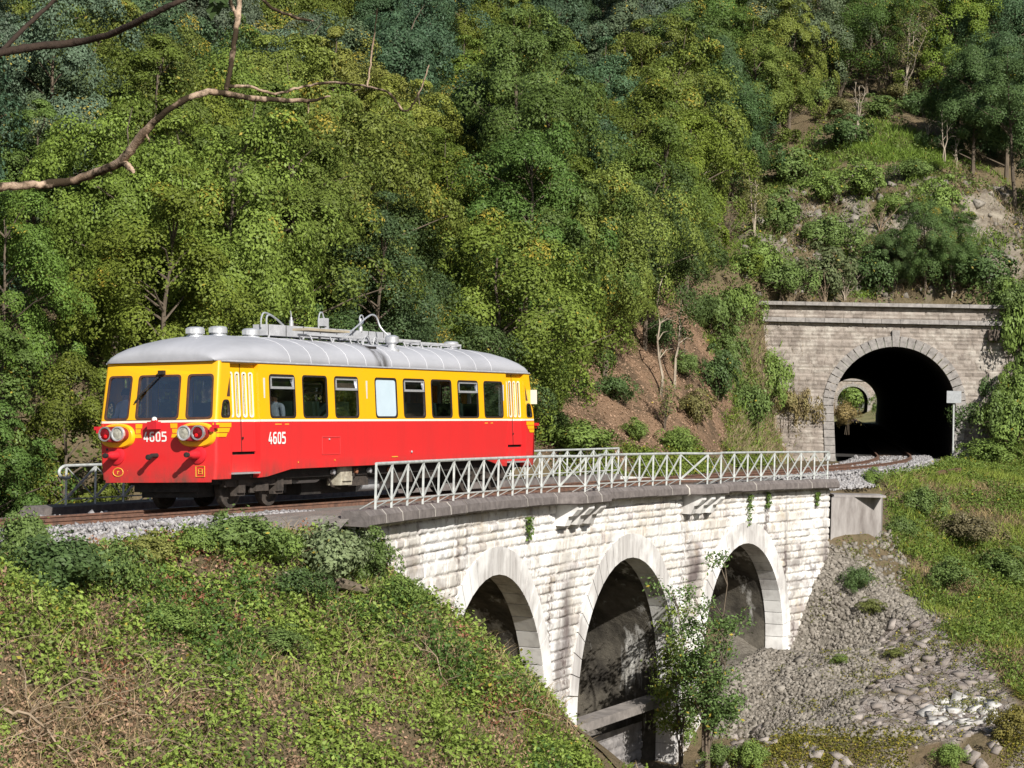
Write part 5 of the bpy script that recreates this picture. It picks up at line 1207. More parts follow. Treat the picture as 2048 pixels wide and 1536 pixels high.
# trodden gravel path down the end of the bank
m = MB(); rr = []
for (xa, ya), (xb, yb) in (((1118, 1424), (1150, 1416)), ((1128, 1442), (1178, 1436)), ((1165, 1475), (1218, 1472)), ((1205, 1510), (1262, 1512)), ((1235, 1545), (1300, 1550))):
    a, b = gnd(xa, ya), gnd(xb, yb); rr.append([tuple(a*(1-s)+b*s+np.array([0, 0, .05+float(ground(*(a*(1-s)+b*s)[:2]))-(a*(1-s)+b*s)[2]])) for s in np.linspace(0, 1, 6)])
tag(m.loft(rr, closed=False).build('path', two('grey_scree', (.30, .27, .24), (.17, .155, .14), 9, .95, .9, .05), smooth=True), kind='structure')

# --- right bank and around the portal: grass and weeds
rg = np.random.RandomState(6)
RB = [(1668, 955), (1760, 930), (1840, 915), (2100, 880), (2700, 830), (2700, 1560), (2100, 1560), (2080, 1420), (1950, 1320), (1830, 1200), (1790, 1090), (1775, 990)]
X, Y, Z = scatter(420000, 8, 44, 55, 114, rg); x, y = pixgrid(X, Y, Z); u_, v_ = uv(X, Y); k = inpoly(x, y, RB) & ((v_ > 2.2) | (Y < 84)); X, Y, Z, x, y, v_ = (q[k] for q in (X, Y, Z, x, y, v_))
den = fbm(X*.4, Y*.4, 4, 60)
k = rg.rand(len(X)) < .45*sstep(.36, .52, den); P = np.repeat(np.c_[X, Y, Z][k], 3, 0); P += rg.normal(0, .12, P.shape)*np.array([1, 1, 0])
stuff_blades('bank_grass', 'bright green grass on the sunlit bank right of the viaduct', P, rg.uniform(.15, .5, len(P)), rg.uniform(.008, .018, len(P)), (.20, .25, .045), rg, .45)
k = rg.rand(len(X)) < .22*sstep(.50, .38, den)+.05; P = np.repeat(np.c_[X, Y, Z][k], 3, 0); P += rg.normal(0, .12, P.shape)*np.array([1, 1, 0])
stuff_blades('bank_straw', 'tan dry grass among the green on the right bank', P, rg.uniform(.15, .45, len(P)), rg.uniform(.006, .014, len(P)), (.33, .25, .13), rg, .5, LEAF_DRY)
k = rg.rand(len(X)) < .10*sstep(.42, .56, fbm(X*.5, Y*.5, 3, 71)+.05*(y > 1080)); Xw, Yw, Zw = X[k], Y[k], Z[k]
stuff_leaves('bank_weeds', 'leafy weeds on the bank right of the viaduct', [clumps(Xw, Yw, Zw, 30, rg.uniform(.3, .7, len(Xw)), rg.uniform(.15, .6, len(Xw)), .048, rg, 0, .03)], (.12, .175, .035))
P = []
for px, py, r_ in ((1920, 1010, 30), (1940, 995, 18), (1300, 905, 40), (1720, 990, 14)):
    for _ in range(26): q = gnd(px+rg.normal()*r_, py+rg.normal()*r_*.35); P.append(q+np.array([0, 0, rg.uniform(.25, .55)]))
# terrace moss and weeds at the lower right, ferns along the track
X, Y, Z = scatter(120000, -2, 20, 56, 76, rg); x, y = pixgrid(X, Y, Z); u_, v_ = uv(X, Y); k = inpoly(x, y, [(1400, 1440), (1550, 1455), (1900, 1465), (2010, 1440), (2060, 1330), (2060, 1560), (1400, 1560)]) & (v_ > 3)
X, Y, Z = X[k], Y[k], Z[k]; den = fbm(X*.6, Y*.6, 4, 90); k = rg.rand(len(X)) < .45*sstep(.42, .6, den)
stuff_leaves('terrace_moss', 'ochre and green moss cushions on the stony terrace', [clumps(X[k], Y[k], Z[k], 14, .25, rg.uniform(.02, .10, k.sum()), .032, rg, 0, .2, .9)], (.17, .165, .035))
X, Y, Z = scatter(90000, -6, 20, 74, 113, rg); u_, v_ = uv(X, Y); k = (v_ < -5.0) & (v_ > -6.0-1.2*fbm(u_*.3, u_*0, 2, 5)) & (u_ > 33) & (u_ < 70); X, Y, Z = X[k], Y[k], Z[k]; k = rg.rand(len(X)) < .5*sstep(.34, .5, fbm(X*.5, Y*.5, 3, 22))
stuff_leaves('verge_weeds', 'green verge plants on the far side of the track beyond the railing', [clumps(X[k], Y[k], Z[k], 26, .35, rg.uniform(.2, .6, k.sum()), .05, rg, 0, .04)], (.14, .185, .035))
# steep sides left of the portal and the rocky clearing: patchy grass and straw
X, Y, Z = scatter(260000, 5, 36, 88, 150, rg); x, y = pixgrid(X, Y, Z); al = (X-PC[0])*PH[0]+(Y-PC[1])*PH[1]; lt = (X-PC[0])*PN[0]+(Y-PC[1])*PN[1]
k = (inpoly(x, y, [(1400, 640), (1480, 430), (1560, 330), (1650, 240), (1750, 235), (1900, 290), (2060, 400), (2060, 600), (1520, 600), (1560, 640), (1640, 700), (1650, 900), (1480, 900)])) & ~((al < 1.) & (np.abs(lt) < 3.6)); X, Y, Z, x, y = (q[k] for q in (X, Y, Z, x, y))
den = fbm(X*.35, Y*.35, 4, 33); k = rg.rand(len(X)) < .5*sstep(.54, .64, den)*.6+.75*inpoly(x, y, [(1690, 255), (1760, 245), (1900, 310), (1890, 345), (1760, 320), (1690, 300)]); P = np.repeat(np.c_[X, Y, Z][k], 3, 0); P += rg.normal(0, .15, P.shape)*np.array([1, 1, 0])
stuff_blades('clearing_grass', 'bright grass growing on the rocky clearing above the tunnel', P, rg.uniform(.2, .55, len(P)), rg.uniform(.012, .024, len(P)), (.16, .24, .04), rg, .4)
k = rg.rand(len(X)) < .22*sstep(.52, .42, den); P = np.repeat(np.c_[X, Y, Z][k], 3, 0); P += rg.normal(0, .15, P.shape)*np.array([1, 1, 0])
stuff_blades('clearing_straw', 'dry tan grass and stems on the rocky clearing', P, rg.uniform(.2, .6, len(P)), rg.uniform(.008, .018, len(P)), (.34, .26, .16), rg, .55, LEAF_DRY)
k = rg.rand(len(X)) < .012; stuff_leaves('creeping_plants', 'low creeping plants on the clearing above the tunnel', [clumps(X[k], Y[k], Z[k], 30, rg.uniform(.4, .9, k.sum()), rg.uniform(.15, .7, k.sum()), .075, rg, 0, .05)], (.115, .155, .04))

# --- stones: ballast, scree, revetment
rg = np.random.RandomState(9)
def stuff_stones(name, label, P, S, mat, N=None, jit=.38):
    V, idx = stones(P, S, rg, N, jit); o = quad_mesh(name, V, len(idx), mat, idx=idx, fattr={'tone': np.repeat(rg.rand(len(P)), 6)}); tag(o, label, name.replace('_', ' '), kind='stuff'); return o
def stonemat(name, a, b, c_):
    t = NT(name); tn = t.attr('tone'); w = t.mix(tn, a, b); w = t.mix(t.noise(t.co(), 6, 5, .7, .5, .7), w, c_); t.bump(t.noise(t.co(), 22, 5, .7, .2, .8), .4, .02); return t.fin(w, .92, .2)
BST = stonemat('ballast_stone', (.22, .21, .215), (.41, .40, .40), (.20, .18, .17)); SCR = stonemat('scree_stone', (.15, .132, .11), (.30, .272, .235), (.11, .097, .08)); SLAB = stonemat('slab_stone', (.21, .18, .16), (.34, .30, .27), (.15, .13, .11)); BLC = stonemat('bleached_stone', (.36, .345, .325), (.56, .545, .52), (.22, .20, .175))
n = 30000; U = np.r_[rg.uniform(-9, 3.5, n//2), rg.uniform(35, 73, n//2)]; Vv = np.r_[rg.uniform(.85, 2.5, n//3), rg.uniform(-2.3, 2.5, n-n//3)]; rg.shuffle(Vv)
P = np.array([trk(u_, v_, (-.155 if abs(v_) < 1.7 else -.155-(abs(v_)-1.7)*.48)+v_*math.tan(CANT)*(abs(v_) < 1.7)) for u_, v_ in zip(U, Vv)]); P[:, 2] += rg.uniform(-.03, .02, n)
ex = rg.rand(3500); eu = rg.uniform(-4.5, 1.5, 3500); ev = 1.7+(2.6)*rg.rand(3500)*np.clip((eu+5)/5, 0, 1); Pe = np.array([trk(a_, b_, -.36) for a_, b_ in zip(eu, ev)]); Pe[:, 2] = np.maximum(ground(Pe[:, 0], Pe[:, 1])+.03, Pe[:, 2]-.1)
P = np.r_[P, Pe]; Vv = np.r_[Vv, ev]; n = len(P)
k = ~((np.abs(np.abs(Vv)-.7525) < .09) | ((np.abs(Vv) < 1.2) & (rg.rand(n) < .45)))
stuff_stones('ballast_stones', 'loose grey ballast stones along the track', P[k], np.repeat(rg.uniform(.04, .085, (k.sum(), 1)), 3, 1)*rg.uniform(.7, 1.3, (k.sum(), 3)), BST)
X, Y, Z = scatter(150000, 3, 20, 58, 84, rg); x, y = pixgrid(X, Y, Z); u_, v_ = uv(X, Y); k = inpoly(x, y, RUB) & ((v_ > vq(u_)-.32) | (u_ > 35.7)); X, Y, Z, x, y = (q[k] for q in (X, Y, Z, x, y)); N = gnormal(X, Y)
slabz = inpoly(x, y, SLABR)
k = (rg.rand(len(X)) < .8) & ~slabz; S = rg.uniform(.035, .115, (k.sum(), 1))**1.0*rg.uniform(.6, 1.4, (k.sum(), 3)); stuff_stones('scree', 'grey broken stone scree sloping down from the viaduct end', np.c_[X, Y, Z][k], S, SCR)
k = (rg.rand(len(X)) < .010) & ~slabz; S = rg.uniform(.12, .27, (k.sum(), 1))*rg.uniform(.6, 1.3, (k.sum(), 3))*np.array([1, 1, .6]); stuff_stones('scree_blocks', 'larger broken stones lying in the scree', np.c_[X, Y, Z][k], S, SCR, unit(N[k]+rg.normal(0, .3, (k.sum(), 3))))
wl = inpoly(x, y, [(1850, 1415), (1890, 1395), (1990, 1400), (1990, 1450), (1860, 1450)])
k = np.nonzero(wl)[0]; rg.shuffle(k); selw = []
for i in k:
    if all((X[i]-X[j])**2+(Y[i]-Y[j])**2 > .05 for j in selw): selw.append(i)
k = np.nonzero(slabz & ~wl)[0]; rg.shuffle(k); sel = []; 
for i in k:
    if all((X[i]-X[j])**2+(Y[i]-Y[j])**2 > .16 for j in sel): sel.append(i)
sel = np.array(sel); w_ = wl[sel]
for nm, lb_, kk, mt in (('revetment_stones', 'flat brown paving stones of the old revetment slope', sel[~w_], SLAB), ('bleached_stones', 'white bleached stones at the foot of the revetment slope', np.array(selw), BLC)):
    sz_ = rg.uniform(.30, 1.0, len(kk))**1.5; S = np.c_[rg.uniform(.35, .6, len(kk))*sz_, rg.uniform(.22, .4, len(kk))*sz_, rg.uniform(.12, .2, len(kk))*sz_]
    stuff_stones(nm, lb_, np.c_[X, Y, Z-.01][kk], S, mt, unit(N[kk]+rg.normal(0, .16, (len(kk), 3))), .26)
X, Y, Z = scatter(40000, -2, 20, 56, 74, rg); x, y = pixgrid(X, Y, Z); k = inpoly(x, y, [(1400, 1440), (2010, 1450), (2060, 1400), (2060, 1560), (1400, 1560)]) & (rg.rand(len(X)) < .05)
S = rg.uniform(.10, .26, (k.sum(), 1))*rg.uniform(.7, 1.3, (k.sum(), 3))*np.array([1.2, 1, .6]); stuff_stones('terrace_stones', 'weathered stones bedded in the mossy terrace', np.c_[X, Y, Z-.02][k], S, SLAB, unit(gnormal(X[k], Y[k])+rg.normal(0, .12, (k.sum(), 3))), .3)
X, Y, Z = scatter(80000, 3, 20, 58, 84, rg); x, y = pixgrid(X, Y, Z); u_, v_ = uv(X, Y); k = inpoly(x, y, RUB) & ((v_ > vq(u_)-.2) | (u_ > 35.7)) & (rg.rand(len(X)) < .010+.16*sstep(.56, .68, fbm(X*.8, Y*.8, 3, 19)))
stuff_leaves('scree_weeds', 'small ochre and green weeds growing through the scree', [clumps(X[k], Y[k], Z[k], 16, .16, rg.uniform(.03, .16, k.sum()), .03, rg, 0, .15, .8)], (.16, .165, .05))
X, Y, Z = scatter(60000, 5, 36, 100, 150, rg); x, y = pixgrid(X, Y, Z); k = (inpoly(x, y, CLIFF) | inpoly(x, y, [(1540, 700), (1640, 760), (1650, 900), (1560, 880)])) & (rg.rand(len(X)) < .06)
S = rg.uniform(.08, .38, (k.sum(), 1))*rg.uniform(.6, 1.4, (k.sum(), 3)); stuff_stones('loose_rock', 'loose pale rock fragments on the clearing above the tunnel', np.c_[X, Y, Z][k], S, SCR)
X, Y, Z = scatter(60000, 0, 22, 78, 110, rg); x, y = pixgrid(X, Y, Z); u_, v_ = uv(X, Y); k = inpoly(x, y, LIT) & (v_ < -5.2); X, Y, Z = X[k], Y[k], Z[k]
n = len(X); sl_ = rg.uniform(.03, .06, n); NN = unit(gnormal(X, Y)+rg.normal(0, .5, (n, 3))); V = leaf_quads(np.c_[X, Y, Z+rg.uniform(.01, .06, n)], NN, sl_, sl_*.6, rg)
o = quad_mesh('leaf_litter', V, n, LEAF_DRY, fattr={'tone': rg.rand(n), 'aut': np.zeros(n)}); o.color = (.33, .22, .15, 1); tag(o, 'reddish brown fallen leaves covering the bank behind the far railing', 'leaf litter', kind='stuff')

X, Y, Z = scatter(80000, 5, 24, 70, 92, rg); x, y = pixgrid(X, Y, Z); u_, v_ = uv(X, Y); k = inpoly(x, y, [(1655, 1095), (1790, 1060), (1870, 1230), (1960, 1260), (2040, 1440), (1990, 1460), (1900, 1260), (1780, 1200), (1700, 1115)]) & (u_ > 35.5); X, Y, Z = X[k], Y[k], Z[k]; k = rg.rand(len(X)) < .16; S = rg.uniform(.03, .16, (k.sum(), 1))*rg.uniform(.6, 1.4, (k.sum(), 3))
stuff_stones('soil_stones', 'dark broken stones and clods on the bare soil under the concrete block', np.c_[X, Y, Z][k], S, SCR)
k = rg.rand(len(X)) < .05; stuff_leaves('soil_weeds', 'scattered weeds on the bare soil between the scree and the grass', [clumps(X[k], Y[k], Z[k], 18, .22, rg.uniform(.05, .3, k.sum()), .036, rg, 0, .08)], (.14, .165, .05))
X, Y, Z = scatter(120000, 5, 22, 96, 120, rg); x, y = pixgrid(X, Y, Z); al = (X-PC[0])*PH[0]+(Y-PC[1])*PH[1]; lt = (X-PC[0])*PN[0]+(Y-PC[1])*PN[1]; u_, v_ = uv(X, Y); k = inpoly(x, y, [(1450, 590), (1545, 600), (1650, 880), (1560, 930), (1440, 905), (1500, 760)]) & (v_ < -3.5) & (al < 1); X, Y, Z = X[k], Y[k], Z[k]
k = rg.rand(len(X)) < .5; P = np.repeat(np.c_[X, Y, Z][k], 3, 0); P += rg.normal(0, .12, P.shape)*np.array([1, 1, 0]); stuff_blades('portal_straw', 'tan and pinkish dry grass on the steep side left of the portal', P, rg.uniform(.2, .6, len(P)), rg.uniform(.007, .016, len(P)), (.34, .26, .17), rg, .55, LEAF_DRY)
k = rg.rand(len(X)) < .22; P = np.repeat(np.c_[X, Y, Z][k], 3, 0); P += rg.normal(0, .12, P.shape)*np.array([1, 1, 0]); stuff_blades('portal_grass', 'green grass on the steep side left of the portal', P, rg.uniform(.2, .5, len(P)), rg.uniform(.01, .02, len(P)), (.18, .24, .05), rg, .45)
# --- single shrubs
SH = []
for k, sp in enumerate((dict(R=.85, H=1.35, layered=.3, droop=.1), dict(R=.8, H=1.5, layered=.5, droop=.3), dict(R=.9, H=1.2, layered=.15, droop=.0))):
    r = thing('shrub', 'x', 'shrub'); V, T, A, C = crown_arrays(300+k, nclump=46, per=105, leaf=.052, zbase=.12, hollow=.1, aut=.01, fine=1.9, lobk=1.7, **sp); quad_mesh('foliage', V, len(V)//4, LEAF, fattr={'tone': T, 'aut': A}, parent=r)
    trunk_mesh(320+k, sp['H']*.7, .1, C, .03, 12, .15, 3).build('stem', BARK, r, smooth=True); SH.append(r)
rg = np.random.RandomState(31)
def shrub(px, py, w, h, col, label, kind=None, lift=0):
    P = gnd(px, py); s = w*P[1]/F/2.0; zs = (h*P[1]/F)/(s*1.5); k = rg.randint(3) if kind is None else kind
    P[2] -= .05*s; j = rg.uniform(.92, 1.08)
    place_tree(k, P, s, rg.uniform(0, 6.28), [q*j for q in col], label, 'shrubs on the banks', zs, protos=SH)
SB, SM, SS, SD = (.16, .23, .055), (.12, .175, .05), (.19, .235, .115), (.078, .125, .042)
for a in ((120, 1185, 230, 130, SD, 'dark green leafy shrub at the left below the ballast'), (45, 1120, 130, 110, SM, 'leafy shrub at the left frame edge right beside the track'), (215, 1190, 130, 110, SM, 'smaller leafy shrub right of the dark one at the left'),
          (480, 1115, 190, 105, SM, 'green shrub growing up beside the ballast below the railcar doors'), (400, 1110, 90, 60, SB, 'low green shrub left of the one below the railcar doors'), (560, 1130, 120, 80, SB, 'bright low shrub between the ballast and the silvery shrub'),
          (655, 1170, 190, 140, SS, 'large silvery green shrub left of the viaduct wall'), (748, 1172, 115, 105, SM, 'dark shrub leaning on the left end of the viaduct wall'), (700, 1110, 130, 70, SS, 'small silvery shrub under the end of the coping'), (300, 1130, 130, 60, (.24, .25, .07), 'pale yellow flowering weeds below the ballast'),
          (600, 1200, 110, 70, SD, 'dark low shrub beside the fallen log'), (330, 1260, 140, 60, SB, 'low bright shrub in the left part of the near bank'), (560, 1310, 120, 50, SM, 'low shrub in the middle of the near bank'), (800, 1220, 90, 70, SB, 'fresh green shrub at the foot of the left viaduct wall'),
          (1160, 905, 150, 75, SB, 'bright green shrub behind the far railing near the railcar rear'), (1350, 905, 80, 55, SB, 'bright fern clump at the foot of the brown bank'), (1435, 800, 85, 95, SD, 'dark round shrub at the right of the brown bank'), (1425, 680, 110, 110, SM, 'green shrub up the slope right of the brown bank'), (1500, 860, 100, 110, SM, 'grey-green shrub left of the tunnel on the steep side'), (1460, 745, 80, 80, SM, 'shrub between the dark round one and the tunnel side'), (1475, 640, 90, 80, SB, 'bright shrub left of the portal parapet'), (1540, 800, 80, 110, SB, 'fresh green tall weeds on the steep side left of the portal'), (1570, 890, 80, 70, (.22, .19, .08), 'straw coloured brush at the left foot of the portal'), (1610, 870, 60, 90, (.24, .19, .09), 'tan brush against the left jamb of the portal'), (1690, 912, 55, 50, (.25, .19, .08), 'small tan brush beside the rails at the tunnel mouth'),
          (2010, 740, 80, 150, SB, 'bright green shrub over the right shoulder of the portal'), (1972, 830, 70, 110, SD, 'dark shrub beside the white sign'), (2025, 690, 90, 90, SM, 'shrub under the right end of the parapet'), (2030, 840, 90, 110, SB, 'green shrub at the right frame edge level with the sign'), (1940, 895, 90, 60, SD, 'low dark shrub at the right foot of the portal'), (1980, 930, 120, 50, SB, 'low green shrub on the bank right of the tunnel'),
          (1840, 1030, 90, 65, SM, 'green shrub on the grassy right bank'), (1745, 975, 60, 35, SB, 'small green plant between the track and the concrete block'), (1810, 1080, 80, 50, SM, 'low shrub right of the concrete block'), (1930, 1090, 120, 70, (.15, .13, .07), 'brownish shrub on the right bank'), (2010, 1170, 130, 70, SM, 'green shrub low on the right bank at the frame edge'), (1900, 1180, 110, 60, SM, 'shrub above the top of the scree'), (1715, 1180, 70, 50, SD, 'dark shrub at the head of the scree under the concrete block'), (1740, 1230, 60, 30, (.15, .17, .05), 'low mossy shrub in the upper scree'), (1680, 1330, 40, 20, SB, 'tiny green plant in the middle of the scree'), (1790, 1320, 45, 20, (.15, .17, .05), 'tiny plant in the right of the scree'),
          (1650, 600, 130, 100, (.13, .16, .07), 'grey-green shrub behind the parapet left of the keystone'), (1570, 600, 110, 70, SM, 'green shrub at the left end of the portal parapet'), (1745, 596, 110, 90, SD, 'very dark shrub behind the parapet above the keystone'), (1960, 590, 150, 90, SD, 'dark shrub behind the right end of the parapet'), (1880, 455, 100, 90, SB, 'light green shrub beside the pale rock face'), (1640, 405, 100, 60, SB, 'bright shrub above the left rock outcrop'), (1720, 395, 120, 70, SB, 'bright shrub on the ledge of the clearing'), (1790, 430, 70, 45, SB, 'small bright shrub among the rocks'), (1560, 470, 110, 80, SM, 'shrub at the left of the rocky clearing'), (1650, 500, 120, 80, SM, 'shrub low in the left of the clearing'), (1580, 380, 130, 80, SM, 'shrub at the upper left of the clearing'), (1690, 300, 110, 70, SD, 'dark shrub around the torn stump'), (1520, 560, 100, 80, SB, 'bright shrub above the steep side left of the portal'), (1830, 360, 90, 50, SM, 'shrub right of centre in the clearing'),
          (1430, 1530, 80, 50, SM, 'shrub at the foot of the slender tree in the ravine'), (1500, 1535, 70, 60, SB, 'fresh shrub right of the slender tree at the bottom'), (1340, 1500, 80, 70, SB, 'bright leafy shrub left of the slender tree at the bottom'), (2030, 1480, 90, 70, (.17, .15, .04), 'ochre shrub at the lower right corner'), (1900, 1530, 70, 50, SB, 'small green plant at the bottom right')):
    shrub(*a)
for a in ((2030, 760, 110, 190, SB, 'big leafy shrub covering the right end of the portal wall'), (2062, 780, 120, 200, SM, 'tall green shrub at the right frame edge beside the portal'), (1995, 880, 90, 110, SM, 'dense shrub on the slope right of the white sign'), (2040, 890, 120, 110, SB, 'light shrub at the frame edge under the tall one'), (2020, 640, 120, 90, SM, 'shrub hanging over the right end of the parapet'),
          (1230, 800, 90, 60, SD, 'dark scrub in the upper brown bank'), (1390, 850, 80, 70, (.17, .16, .06), 'dry brownish scrub on the brown bank'), (1370, 760, 70, 60, SM, 'scrub beside the thin pale trunks'), (1270, 880, 70, 40, SB, 'fern clump low on the brown bank'), (1110, 880, 80, 60, SM, 'shrub right behind the rear corner of the railcar'), (1320, 700, 90, 70, SD, 'dark scrub under the trees at the top of the brown bank')): shrub(*a)
for a in ((1680, 238, 90, 45, (.15, .14, .06), 'dull brownish scrub at the left of the bare patch above the clearing'), (1755, 243, 100, 50, SM, 'scrub in the middle of the bare patch above the clearing'), (1835, 232, 90, 60, SD, 'dark scrub at the right of the bare patch above the clearing'), (1800, 205, 80, 50, (.16, .15, .06), 'small tan scrub under the trees above the bare patch'), (1640, 215, 80, 70, SM, 'scrub at the left edge of the bare patch above the clearing'), (1900, 250, 90, 80, SD, 'dark scrub under the right rim trees of the clearing')): shrub(*a)
# trees of the clearing
place_px = lambda px, py: gnd(px, py)
def ptree(px, py, h, k, col, label, zs=1.0, dz=0):
    P = gnd(px, py); s = h*P[1]/F/8.2; place_tree(k, P-np.array([0, 0, .1]), s, rg.uniform(0, 6.28), col, label, 'trees above the tunnel', zs)
for a in ((1850, 596, 190, 2, (.10, .16, .05), 'dark bushy tree right behind the parapet, with thin pale trunks'), (1780, 590, 140, 6, (.08, .125, .042), 'low dark tree behind the parapet over the arch'), (1905, 590, 170, 0, (.085, .14, .04), 'green tree behind the parapet in front of the pale rock'),
          (1945, 350, 260, 4, SD, 'dark tree at the right rim of the clearing above the pale rock'), (2030, 420, 300, 1, SD, 'tall dark tree at the right frame edge above the portal'), (1480, 330, 170, 4, (.05, .09, .045), 'dark blue-green tree at the upper left rim of the clearing'), (1120, 790, 230, 0, OLIVE, 'olive tree over the left of the brown bank'), (1215, 740, 210, 2, OLIVE, 'spreading olive tree over the top of the brown bank'), (1085, 850, 220, 3, MID, 'drooping tree right behind the railcar rear')): ptree(*a)
# thin bare saplings, dead brush, slender tree in the ravine
def stick_tree(name, label, px, py, hpx, wpx, n, mat, r0, group, cat='sapling', leaves=0, col=SM, seed=0, lean=0.):
    P = gnd(px, py); H = hpx*P[1]/F; Wd = wpx*P[1]/F; rr = random.Random(seed); r = thing(name, label, cat, tuple(P), group=group); m = MB(); C = []
    for k in range(n):
        a = rr.uniform(0, 6.28); sp = rr.uniform(.2, 1)*Wd/2; h = H*rr.uniform(.6, 1.0); pts_ = [np.zeros(3)+np.array([rr.uniform(-.05, .05), rr.uniform(-.05, .05), -.2])]
        for j in range(1, 7): f = j/6; pts_.append(np.array([math.cos(a)*sp*f**1.3+rr.uniform(-.06, .06)*H*.3+lean*f*H, math.sin(a)*sp*f**1.3+rr.uniform(-.06, .06)*H*.3, h*f]))
        m.tube(np.array(pts_)+np.array(P), np.linspace(r0, r0*.25, 7), 5)
        for j in range(2, 7):
            for _ in range(2):
                q = pts_[j]; e = q+np.array([rr.uniform(-1, 1), rr.uniform(-1, 1), rr.uniform(.1, .9)])*H*.14; m.tube(np.array([q, (q+e)/2+np.array([0, 0, .03*H]), e])+np.array(P), [r0*.4, r0*.25, r0*.1], 4); C.append(e)
    m.build('stem', mat, r, smooth=True)
    if leaves:
        g = np.random.RandomState(seed); C = np.array(C); k = g.randint(0, len(C), leaves); q = C[k]+g.normal(0, .10*H**.5*.6, (leaves, 3)); s = g.uniform(.035, .07, leaves)
        o = quad_mesh('foliage', leaf_quads(q, unit(g.normal(size=(leaves, 3))+np.array([0, -.4, .9])), s, s*.5, g), leaves, LEAF, fattr={'tone': g.rand(leaves), 'aut': (g.rand(leaves) < .02)*1.}, parent=r); o.color = tuple(col)+(1,)
    return r
G1 = 'thin bare stems on the slopes'
for k, (px, py, h, w, n, r0, lb_, ln) in enumerate(((1322, 790, 250, 26, 1, .07, 'thin pale leaning trunk on the brown bank, left of a pair', -.03), (1347, 775, 260, 30, 1, .075, 'thin pale trunk on the brown bank, right of a pair', .05), (1366, 740, 70, 20, 1, .04, 'short pale stem right of the pair on the brown bank', .02),
        (1095, 660, 200, 20, 1, .08, 'straight bare trunk behind the rear of the railcar', .12), (1070, 650, 180, 20, 1, .07, 'thin trunk left of the straight bare one behind the railcar', .1), (1888, 330, 150, 20, 2, .05, 'pair of bare grey saplings right of the clearing', 0), (1912, 335, 100, 14, 2, .045, 'short grey saplings at the right rim of the clearing', 0), (1855, 285, 110, 60, 4, .04, 'bare forked brush above the grassy mound', .0), (1715, 265, 110, 40, 3, .06, 'bare broken stems standing over the torn stump', .0), (1905, 604, 130, 20, 1, .06, 'pale slanting trunk rising behind the parapet at the right', -.05))):
    stick_tree('sapling', lb_, px, py, h, w, n, BARK_PALE, r0, G1, seed=k+50, lean=ln)
for k, (px, py, h, w, n, r0, lb_, mt) in enumerate(((1590, 700, 110, 90, 24, .018, 'brown bare brush over the left shoulder of the portal', TWIG), (1608, 770, 100, 70, 22, .015, 'pinkish bare brush left of the arch ring', TWIG), (1690, 602, 70, 110, 14, .022, 'pale bare bush sprawling on the parapet', BARK_PALE), (1650, 660, 90, 60, 8, .02, 'thin bare twigs hanging over the string course', TWIG), (1600, 880, 110, 60, 20, .014, 'dry reeds at the left foot of the portal', TWIG), (1660, 900, 70, 60, 20, .012, 'dry stalks at the tunnel mouth by the rails', TWIG), (1450, 480, 90, 110, 12, .03, 'bare leaning brush left of the clearing', BARK), (1760, 470, 60, 100, 10, .03, 'dead brush on the rocks of the clearing', TWIG), (1680, 200, 150, 160, 12, .05, 'tangle of bare branches at the top of the clearing', BARK), (1780, 200, 150, 160, 12, .05, 'bare thicket right of the tangle at the top of the clearing', BARK), (1580, 240, 120, 120, 10, .045, 'bare thicket at the upper left of the clearing', BARK), (1330, 860, 90, 50, 9, .02, 'small leafy sapling cluster on the brown bank', BARK))):
    stick_tree('bare_brush', lb_, px, py, h, w, n, mt, r0, 'bare brush on the slopes', 'brush', seed=k+80, leaves=(900 if k in (8, 9, 10) else 500 if k == 11 else 0), col=(.13, .15, .05))
for k, (px, py) in enumerate(((1590, 200), (1620, 130), (1640, 190), (1660, 90), (1690, 160), (1730, 110), (1760, 190), (1790, 90), (1805, 215), (1820, 170), (1850, 110), (1870, 210), (1420, 470), (1465, 400), (1510, 470), (1560, 250))):
    stick_tree('thin_tree', f'thin grey-stemmed scrubby tree {"at the top of" if py < 240 else "lower left of"} the clearing, {ORD[k] if k < 12 else ORD[k-12]}', px, py, 230 if py < 240 else 150, 120, 4, BARK if k % 2 else BARK_PALE, .05, 'scrubby trees round the clearing', 'tree', leaves=2300, col=((.13, .17, .055), (.10, .15, .06), (.17, .18, .06))[k % 3], seed=k+300)
rt = stick_tree('slender_tree', 'slender feathery tree growing in the ravine in front of the viaduct piers', 1415, 1560, 385, 130, 8, BARK, .045, None, 'tree', leaves=7500, col=(.105, .165, .05), seed=7, lean=-.02)
stick_tree('slender_tree', 'lighter yellow-green sapling against the pier left of the slender tree', 1362, 1545, 330, 70, 5, BARK, .03, None, 'tree', leaves=4800, col=(.18, .235, .05), seed=9)
